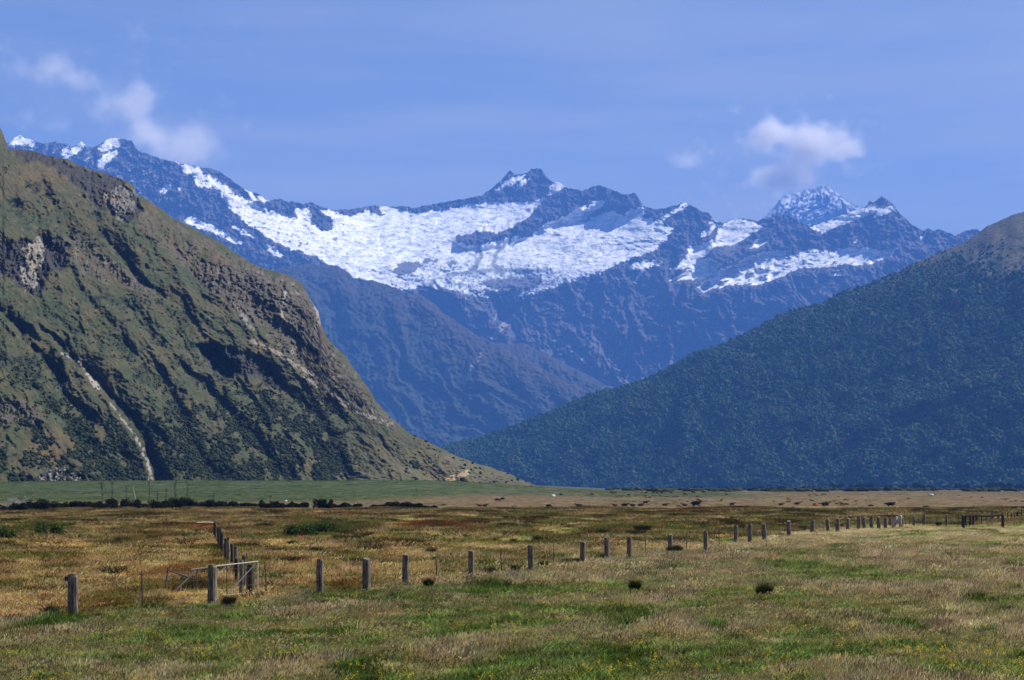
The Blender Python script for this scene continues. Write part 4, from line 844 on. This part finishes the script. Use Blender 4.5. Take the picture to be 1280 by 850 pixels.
# ------------------------------------------------------------------ rushes, bushes, saplings, trees
def place_words(px, row):
    return 'left' if px < 430 else ('middle' if px < 860 else 'right')
RUSH = [(955, 747, 28, 'spiky dark rush clump alone in the near grass, right of centre'), (793, 740, 20, 'small dark rush clump in the near grass below the leaning fence posts'), (612, 721, 20, 'dark rush clump at the fence just right of the sixth broad post'), (644, 718, 13, 'small green rush clump between the thin stake and the seventh broad post'),
        (679, 713, 18, 'round black rush clump touching the fence post in the middle of the field'), (708, 709, 18, 'wide rush clump leaning on the thin stake in mid field'), (721, 706, 12, 'rush clump on the left foot of a mid field post'), (754, 703, 14, 'dark tussock against the left side of a leaning mid field post'), (838, 693, 12, 'low rush clump wrapped round the base of a fence post'),
        (849, 693, 9, 'tiny rush clump right beside a post base and thin stake'), (671, 679, 15, 'dark rush clump beyond the fence, above the broad mid field post'), (701.6, 682, 11, 'small dark rush clump beyond the fence, above the thin stake'), (641, 680, 9, 'smallest round tussock beyond the fence in mid field'), (752, 672, 20, 'wide flat clump of rushes beyond the fence'),
        (803, 667, 28, 'long low band of dark rushes beyond the fence'), (845, 690, 10, 'dark tussock left of the thin stake by the eleventh post'), (879, 664, 9, 'rush clump behind the top of a right hand post'), (926, 664, 14, 'dark rush clump between two leaning right hand posts'), (1003, 665, 12, 'rush clump between the two tilted right hand posts'), (539, 697, 18, 'dark flattened rush clump just beyond the fence by a thin stake'),
        (1173, 658, 9, 'dark bush inside the wire between thin stakes near the rail frame'), (63, 777, 15, 'black tussock standing in for the shadow left of the foremost fence post'), (285, 762, 22, 'dark tussock at the foot of the thick gatepost'), (35, 698, 14, 'dark tussock among the orange grass at far left'), (535, 737, 14, 'low dark tussock in front of the fence left of centre'), (365, 684, 14, 'dark tussock beyond the fence left of the third post')]  # the black tussock by the first post takes the place of its shadow
for i, (px, row, wd, lab) in enumerate(RUSH):
    p = at(px, row); W = wd / F * p.y; o = blade_tuft('rush_clump', M['rush'], 700, W * .30, max(W * .40, .32), min(max(W * .85, .55), .80), max(.011, W * .016), .60, 600 + i, 0, (0.05, 0)); COL.objects.link(o); o.location = p
    tag(o, lab, 'rush clump', 'rush clumps in the rough grass')
def leafy(n, lobes, leaf, seed, flat=1.0):
    r = random.Random(seed); mb = MB()
    for cx, cy, cz, rx, rz_ in lobes:
        for i in range(n):
            u = Vector((r.gauss(0, 1), r.gauss(0, 1), r.gauss(0, 1))).normalized() * (r.random()**.45); c = Vector((cx + u.x * rx, cy + u.y * rx, cz + u.z * rz_))
            if c.z < 0.02: c.z = abs(c.z) * .3
            a = Vector((r.gauss(0, 1), r.gauss(0, 1), r.gauss(0, 1))).normalized() * leaf * r.uniform(.6, 1.3); b = a.cross(Vector((r.gauss(0, 1), r.gauss(0, 1), r.gauss(0, 1)))).normalized() * leaf * r.uniform(.4, .9)
            mb.quad(c - a, c - b, c + a, c + b)
    return mb
# line of dark scrub along the edge of the green paddock
HEDGE = [(-8, 641, 22, 11), (12, 641, 26, 10), (50, 640, 30, 16), (72, 638, 22, 11), (92, 637, 24, 9), (112, 637, 24, 9), (132, 638, 22, 12), (152, 637, 24, 11), (172, 636, 22, 10), (192, 638, 30, 17), (214, 637, 22, 12), (236, 636, 24, 11), (258, 636, 24, 9), (280, 636, 26, 15), (302, 635, 20, 9), (322, 636, 20, 8),
         (338, 638, 22, 13), (360, 637, 12, 10), (374, 635.5, 14, 7), (404, 637, 16, 12), (422, 635, 20, 6), (440, 635, 16, 5), (478, 634.5, 26, 5), (500, 635, 24, 6), (518, 636.5, 20, 7), (534, 637, 16, 7)]
hn = ['tallest', 'low', 'rounded', 'ragged', 'spreading', 'small', 'dense']
for i, (px, row, wd, hp) in enumerate(HEDGE):
    p = at(px, row); W = wd / F * p.y; H = hp / F * p.y; r = random.Random(i + 900)
    H *= r.choice((.8, 1.0, 1.25, 1.4)); lobes = [(r.uniform(-.68, .68) * W, r.uniform(-.2, .2) * W, H * r.uniform(.2, .6), W * r.uniform(.16, .28), H * r.uniform(.25, .45)) for _ in range(13)]
    o = leafy(200, lobes, .13, 950 + i).build('scrub_bush', M['bush']); o.location = p
    tag(o, 'dark scrub bush in the band between orange grass and green paddock', 'bush', 'dark scrub bushes along the paddock edge')
for i, (px, row, wd, hp, lab) in enumerate([(60, 671, 44, 16, 'large green leafy bush in the orange grass at the far left'), (2, 677, 34, 18, 'green leafy bush cut by the left edge of the picture'), (376, 672, 44, 15, 'wide green bramble mound beyond the fence right of the side fence'), (404, 668, 34, 14, 'second green bramble mound, right of the widest one beyond the fence'), (20, 635, 30, 12, 'pale grey twiggy bush in the dark scrub band at left')]):
    p = at(px, row); W = wd / F * p.y; H = hp / F * p.y * 1.5; r = random.Random(i + 70)
    lobes = [(r.uniform(-.42, .42) * W, r.uniform(-.2, .2) * W, H * r.uniform(.1, .5), W * r.uniform(.12, .24), H * r.uniform(.25, .45)) for _ in range(12)]
    o = leafy(130, lobes, .09, 70 + i).build('leafy_bush', M['pale_wood'] if i == 4 else M['gbush']); o.location = p; tag(o, lab, 'bush')
# bare saplings standing out of the scrub
for i, (px, row, hp, lean, lab) in enumerate([(129, 636, 42, -.06, 'bare forked sapling rising from the scrub, leftmost of the thin trees'), (140.5, 635, 40, .0, 'thin straight bare sapling second from the left'), (160, 635, 30, -.10, 'short bare sapling leaning left above the scrub'), (186, 636, 46, .02, 'tallest dark bare sapling, in front of the hill foot'), (196, 635, 24, .05, 'short twiggy sapling right of the tallest one'),
        (208, 635, 26, -.02, 'small bare sapling between the two tall ones'), (218, 636, 42, .05, 'tall bare sapling with side twigs'), (234, 635, 36, .0, 'thin bare sapling on the right of the tall twiggy one'), (262, 635, 20, .35, 'leaning bare branch, rightmost of the thin trees'), (337, 637, 18, .1, 'spiky bare shrub stems sticking out of the scrub far right of the saplings')]):
    p = at(px, row); H = hp / F * p.y; r = random.Random(i + 30); 
    mb = MB(); pts = [(lean * H * k / 5 + r.uniform(-.05, .05), r.uniform(-.05, .05), -.2 + (H + .2) * k / 5) for k in range(6)]; mb.ring_tube(pts, [.12, .10, .085, .07, .05, .02], 6)
    for k in range(13):
        q = Vector(pts[r.randint(1, 4)]).lerp(Vector(pts[5]), r.uniform(0, .4)); a = r.uniform(0, 6.28); l = H * r.uniform(.08, .22); e = q + Vector((math.cos(a) * l * .5, math.sin(a) * l * .5, l)); mb.ring_tube([q, q.lerp(e, .5) + Vector((math.cos(a) * .05, 0, -.04)), e], [.045, .032, .014], 5)
    t = mb.build('bare_sapling', M['bark']); t.location = p; tag(t, lab, 'sapling', 'bare saplings above the dark scrub')
p = at(173, 632); mb = MB(); L_ = 24 / F * p.y; mb.ring_tube([(0, 0, -.2), (-.18 * L_, 0, L_ * .5), (-.28 * L_, 0, L_)], [.10, .08, .05], 7, True, .1, 3); o = tag(mb.build('dead_trunk', M['pale_wood']), 'pale dead trunk leaning left among the bare saplings', 'dead trunk'); o.location = p
# trees along the foot of the forest
k = 0
for px, yd, wd, hp in [(812, 1250, 10, 4), (838, 1230, 9, 4), (872, 1300, 12, 5), (905, 1280, 14, 4), (930, 1320, 12, 4), (952, 1260, 10, 5), (980, 1290, 12, 5), (1006, 1240, 12, 5), (1047, 1180, 20, 8), (1066, 1250, 12, 6), (1080, 1180, 22, 8), (1108, 1260, 14, 6), (1128, 1240, 12, 6), (1148, 1150, 17, 8), (1164, 1200, 8, 5), (1181, 1180, 10, 6), (1204, 1130, 20, 9), (1222, 1250, 10, 5), (1238, 1120, 22, 9), (1258, 1150, 20, 9), (1274, 1200, 14, 7), (1292, 1150, 16, 9)]:
    yd *= 2.15; x = (px - CX) / F * yd; p = Vector((x, yd, float(gz(x, yd)))); W = wd / F * yd; H = hp / F * yd * 1.15; r = random.Random(k + 5); t = empty('valley_tree', p)
    tag(t, 'small round dark tree on the far edge of the flats below the forest', 'tree', 'small trees along the foot of the forested mountain')
    lobes = [(r.uniform(-.38, .38) * W, r.uniform(-.3, .3) * W, H * r.uniform(.35, .75), W * r.uniform(.14, .24), H * r.uniform(.18, .32)) for _ in range(8)]
    leafy(120, lobes, .95, 50 + k).build('crown', M['tree'], t); mb = MB(); mb.ring_tube([(0, 0, -.3), (.1, 0, H * .35), (0, .1, H * .7)], [.28, .22, .10], 6); mb.build('trunk', M['bark'], t); k += 1
# pale boulders
for i, (px, row, wd, lab) in enumerate([(357, 627, 5, 'pale boulder above the scrub, left end of the paddock'), (445, 624, 4, 'small pale boulder on the green paddock'), (486, 623, 5, 'pale flat boulder on the paddock, left of a similar pair'), (500, 622.5, 5, 'pale upright boulder on the paddock, right of the flat one'), (574, 622, 4, 'pale boulder near the middle of the valley floor'), (590, 621.5, 3, 'tiny pale boulder right of another in mid valley'), (691, 620, 7, 'wide low pale boulder on the flats below the forest'),
        (1164, 620, 7, 'pinkish pale boulder on the far right flats')]):
    p = at(px, row); s = wd / F * p.y / 2; bm = bmesh.new(); bmesh.ops.create_icosphere(bm, subdivisions=3, radius=s)
    for v in bm.verts: v.co *= 1 + .5 * float(fbm(v.co.x * 2 / s * .5 + i, v.co.y / s + v.co.z / s, 3, i)); v.co.z *= .6
    me = bpy.data.meshes.new('boulder'); bm.to_mesh(me); bm.free(); me.materials.append(M['rock']); o = bpy.data.objects.new('boulder', me); COL.objects.link(o); o.location = p + Vector((0, 0, s * .2)); tag(o, lab, 'boulder')

# ------------------------------------------------------------------ cattle
def skin_mesh(name, V, E, Rd, root=0, sub=1):
    me = bpy.data.meshes.new('tmp'); me.from_pydata(V, E, []); o = bpy.data.objects.new('tmp', me); COL.objects.link(o); m = o.modifiers.new('s', 'SKIN'); m.use_smooth_shade = True
    for i, r_ in enumerate(Rd): me.skin_vertices[0].data[i].radius = r_ if isinstance(r_, tuple) else (r_, r_)
    me.skin_vertices[0].data[root].use_root = True; s = o.modifiers.new('u', 'SUBSURF'); s.levels = sub; s.render_levels = sub
    dg = bpy.context.evaluated_depsgraph_get(); dg.update(); out = bpy.data.meshes.new_from_object(o.evaluated_get(dg)); bpy.data.objects.remove(o); out.name = name
    for p_ in out.polygons: p_.use_smooth = True
    return out
def cow_skeleton(pose):
    hz = {'stand': 1.0, 'graze': 1.0, 'lie': .60}[pose]; V = []; E = []; Rr = []
    def add(p, r_, par=None):
        V.append(p); Rr.append(r_); 
        if par is not None: E.append((par, len(V) - 1))
        return len(V) - 1
    c = add((0, 0, hz), (.36, .40)); f = add((.52, 0, hz + .02), (.30, .38), c); hd = add((-.52, 0, hz + .04), (.29, .33), c); rp = add((-.80, 0, hz + .10), (.17, .20), hd)
    n1 = add((.80, 0, hz + (.16 if pose != 'graze' else -.08)), (.17, .22), f)
    n2 = add((1.05, 0, hz + (.38 if pose != 'graze' else -.42)), (.12, .15), n1)
    h1 = add((1.22, 0, hz + (.42 if pose != 'graze' else -.62)), (.13, .13), n2); add((1.52, 0, hz + (.24 if pose != 'graze' else -.86)), (.075, .07), h1)
    for s in (-1, 1): add((1.14, .24 * s, hz + (.46 if pose != 'graze' else -.52)), (.035, .05), h1)
    t1 = add((-.93, 0, hz + .02), .05, rp); t2 = add((-.98, 0, hz - .35 if pose != 'lie' else .2), .03, t1); add((-.96, 0, hz - .58 if pose != 'lie' else .08), .05, t2)
    for s in (-1, 1):
        if pose != 'lie':
            a_ = add((.52, .17 * s, .58), .12, f); b_ = add((.54 + .05 * s, .17 * s, .34), .065, a_); d_ = add((.55 + .08 * s, .17 * s, .10), .045, b_); add((.59 + .08 * s, .17 * s, .03), .06, d_)
            a_ = add((-.55, .19 * s, .66), .16, hd); b_ = add((-.42 - .05 * s, .19 * s, .52), .10, a_); k_ = add((-.66 - .05 * s, .19 * s, .34), .06, b_); d_ = add((-.60 - .06 * s, .19 * s, .10), .045, k_); add((-.55 - .06 * s, .19 * s, .03), .06, d_)
        else:
            a_ = add((.50, .30 * s, .24), .11, f); b_ = add((.78, .30 * s, .10), .06, a_); add((.60, .28 * s, .05), .05, b_)
            a_ = add((-.42, .36 * s, .26), .15, hd); b_ = add((-.12, .42 * s, .13), .08, a_); k_ = add((-.50, .44 * s, .06), .055, b_); add((-.28, .46 * s, .04), .05, k_)
    return V, E, Rr
CM = {k: skin_mesh('cow_' + k, *cow_skeleton(k)) for k in ('stand', 'graze', 'lie')}
hide = {'black': mat_plain('black_hide', (.010, .009, .008), (.022, .018, .015), 3, 0, .75), 'red': mat_plain('red_brown_hide', (.10, .030, .014), (.15, .05, .022), 3, 0, .75), 'brown': mat_plain('dark_brown_hide', (.035, .018, .012), (.06, .03, .018), 3, 0, .75)}
M['white_hair'] = mat_plain('white_hair', (.55, .52, .48), (.7, .67, .62), 5, 0, .8)
cowm = {}
for pz in CM:
    for hc in hide:
        me = CM[pz].copy(); me.name = 'cow_body'; me.materials.append(hide[hc]); me.materials.append(M['white_hair']); cowm[pz, hc, 0] = me
        if hc != 'red':
            m2 = me.copy()
            for p_ in m2.polygons:
                if p_.center.x > 1.16 and abs(p_.center.y) < .14: p_.material_index = 1
            cowm[pz, hc, 1] = m2
CATTLE = [(686, 637, 9, 'black', 'graze', 0, 1, 'black cow grazing, leftmost of the near line of cattle'), (724, 635.5, 10, 'black', 'lie', 0, 0, 'black cow lying down on the dry flats, second in the near line'), (769, 634.5, 6, 'red', 'lie', 0, -1, 'red-brown calf lying left of two black cattle'),
          (780.5, 635, 10, 'black', 'lie', 0, 1, 'black cow lying between the red calf and another black cow'), (791, 635, 8, 'black', 'lie', 0, -1, 'black cow lying left of a small red calf'), (800.5, 634.5, 6, 'red', 'lie', 0, 1, 'small red-brown calf lying right of two black cattle'), (807, 632.5, 5, 'black', 'stand', 0, 1, 'black calf standing behind the lying group'),
          (831, 634, 4, 'brown', 'lie', 0, 1, 'tiny dark calf lying alone between two groups'), (856, 634, 9, 'brown', 'lie', 0, -1, 'dark brown cow lying left of the largest black bull'), (869.5, 634, 14, 'black', 'lie', 0, 1, 'largest black animal lying on the flats, centre right'), (915, 633, 8, 'brown', 'lie', 0, 1, 'brown cow lying above the patch of red weeds'),
          (976, 633, 8, 'red', 'lie', 0, 1, 'red-brown cow lying on dry grass, right of the red weeds'), (996, 632.5, 8, 'black', 'lie', 0, 1, 'small black cow lying right of the red-brown one'), (1031.5, 634, 12, 'black', 'lie', 0, 1, 'large black cow lying on the right of the flats'), (1053, 634, 8, 'red', 'stand', 0, -1, 'red-brown calf standing just right of the large black cow'),
          (1112.5, 634, 12, 'black', 'lie', 1, 1, 'black cow with a white face lying above the fence'), (1268, 640, 9, 'black', 'graze', 0, 1, 'black cow beside the far fence near the right edge'), (1282, 640, 11, 'red', 'graze', 0, -1, 'red-brown cow at the right edge of the picture'), (600, 635, 6, 'red', 'lie', 0, -1, 'red-brown calf lying alone left of mid valley'), (606, 635, 5, 'black', 'lie', 0, 1, 'small black calf lying against the red one, left of mid valley'),
          (621.5, 622.5, 4, 'black', 'graze', 0, 1, 'tiny black cow on the green paddock, left one of a pair'), (628, 622.5, 4, 'black', 'graze', 0, -1, 'tiny black cow on the green paddock, right one of a pair'), (701, 619.5, 3, 'black', 'graze', 0, 1, 'tiny black cow standing beside the wide pale boulder'), (740, 619.5, 3, 'brown', 'graze', 0, 1, 'tiny dark cow alone in the far distance'),
          (764.5, 617, 4.5, 'black', 'graze', 0, 1, 'far black cow, left one of a close pair'), (769, 617, 4, 'black', 'graze', 0, -1, 'far black cow, right one of a close pair'), (786, 620, 3.5, 'black', 'graze', 1, 1, 'far black cow with a white face, between the close pair and the far herd'), (808, 617.2, 4, 'black', 'graze', 0, 1, 'leftmost cow of the far herd under the forest'), (816.5, 617, 4.5, 'black', 'stand', 0, 1, 'second cow of the far herd under the forest'),
          (821.5, 617.2, 4, 'brown', 'graze', 0, -1, 'brown cow in the middle of the far herd'), (827, 617.2, 4.5, 'black', 'graze', 0, 1, 'last cow of the tight far herd'), (838.5, 617, 4, 'black', 'graze', 0, 1, 'far black cow just right of the tight herd'), (856, 619.5, 5, 'brown', 'graze', 0, 1, 'far brown cow nearer than its neighbours'), (867, 617, 5, 'black', 'graze', 0, 1, 'far black cow right of the brown one'),
          (880, 617, 5, 'black', 'graze', 0, -1, 'rightmost cow of the row under the forest'), (908, 619.5, 4, 'black', 'graze', 0, 1, 'lone far black cow at the right end')]
for i, (px, row, wd, col_, pose, wf, face, lab) in enumerate(CATTLE):
    p = at(px, row - (1.2 if row > 630 else 0)); o = bpy.data.objects.new('cow' if 'calf' not in lab else 'calf', cowm[pose, col_, wf]); COL.objects.link(o); o.location = p
    s = min(max(wd / F * p.y / 2.15, .55), 1.3); o.scale = (s, s, s); o.rotation_euler = (0, 0, (0 if face > 0 else math.pi) + rnd.uniform(-.4, .4)); tag(o, lab, 'cow', 'cattle resting and grazing on the flats')

# ------------------------------------------------------------------ two small clouds, beyond the air box
def cloud(name, px, row, wpx, hpx, D, th, dens, lab, blobs, tilt=0.0, edge=0.95, warm=(1.0, 0.96, 0.90)):
    c = pix(px, row, D); sx, sz = wpx / F * D / 2, hpx / F * D / 2
    bm = bmesh.new(); bmesh.ops.create_cube(bm, size=2); me = bpy.data.meshes.new(name); bm.to_mesh(me); bm.free(); o = bpy.data.objects.new(name, me); COL.objects.link(o)
    o.location = c; o.scale = (sx, th, sz); tag(o, lab, kind='structure')
    m = bpy.data.materials.new(name + '_vapour'); m.use_nodes = True; nt = m.node_tree; nt.nodes.clear(); N = nt.nodes.new; L = nt.links.new
    out = N('ShaderNodeOutputMaterial'); v = N('ShaderNodeVolumePrincipled'); v.inputs['Color'].default_value = (*warm, 1); v.inputs['Anisotropy'].default_value = .2
    tc = N('ShaderNodeTexCoord'); nz = N('ShaderNodeTexNoise'); nz.inputs['Scale'].default_value = 1 / (sx * .30); nz.inputs['Detail'].default_value = 7; nz.inputs['Roughness'].default_value = .6
    mp = N('ShaderNodeMapping'); mp.inputs['Scale'].default_value = (sx, th, sz); mp.inputs['Location'].default_value = (px * 31.0, 0, 0); L(tc.outputs['Object'], mp.inputs[0]); L(mp.outputs[0], nz.inputs[0])
    acc = None
    for bx, bz, rx, rz_, amp in blobs:
        mm = N('ShaderNodeMapping'); mm.vector_type = 'TEXTURE'; mm.inputs['Location'].default_value = (bx, 0, bz); mm.inputs['Scale'].default_value = (rx, .95, rz_); mm.inputs['Rotation'].default_value = (0, tilt, 0); L(tc.outputs['Object'], mm.inputs[0])
        ln = N('ShaderNodeVectorMath'); ln.operation = 'LENGTH'; L(mm.outputs[0], ln.inputs[0])
        r = N('ShaderNodeMapRange'); r.interpolation_type = 'SMOOTHSTEP'; r.inputs[1].default_value = 1; r.inputs[2].default_value = 0; r.inputs[3].default_value = 0; r.inputs[4].default_value = amp; L(ln.outputs['Value'], r.inputs[0])
        if acc is None: acc = r.outputs[0]
        else: a_ = N('ShaderNodeMath'); a_.operation = 'MAXIMUM'; L(acc, a_.inputs[0]); L(r.outputs[0], a_.inputs[1]); acc = a_.outputs[0]
    s = N('ShaderNodeMath'); s.operation = 'MULTIPLY_ADD'; L(nz.outputs[0], s.inputs[0]); s.inputs[1].default_value = 2.3; s.inputs[2].default_value = -1.36
    a2 = N('ShaderNodeMath'); a2.operation = 'ADD'; L(acc, a2.inputs[0]); L(s.outputs[0], a2.inputs[1])
    r = N('ShaderNodeMapRange'); r.interpolation_type = 'SMOOTHSTEP'; r.inputs[1].default_value = 0; r.inputs[2].default_value = edge; r.inputs[3].default_value = 0; r.inputs[4].default_value = dens; L(a2.outputs[0], r.inputs[0])
    L(r.outputs[0], v.inputs['Density']); L(v.outputs[0], out.inputs['Volume']); me.materials.append(m)
    return o
FAR = 27500
cloud('cloud', 150, 128, 330, 190, FAR, 900, .0050, 'thin cloud plume trailing off the left summit', [(.50, -.62, .46, .46, 1.0), (.22, -.42, .42, 0.42, .84), (.02, .0, .46, .46, .78), (-.25, .28, .52, .38, .76), (-.60, .42, .55, .40, .70)], .3, 1.5)
cloud('cloud', 985, 195, 240, 130, FAR, 1000, .0060, 'small puffy cloud above the right hand peak', [(.25, .22, .60, .58, 1.0), (-.15, .40, .50, .45, .85), (-.05, -.40, .62, .50, .9), (.55, .10, .4, .4, .8)], -.3)
cloud('cloud', 858, 200, 100, 50, FAR, 700, .0012, 'faint wisp of cloud left of the puffy one', [(0, 0, .9, .8, 1.0)])
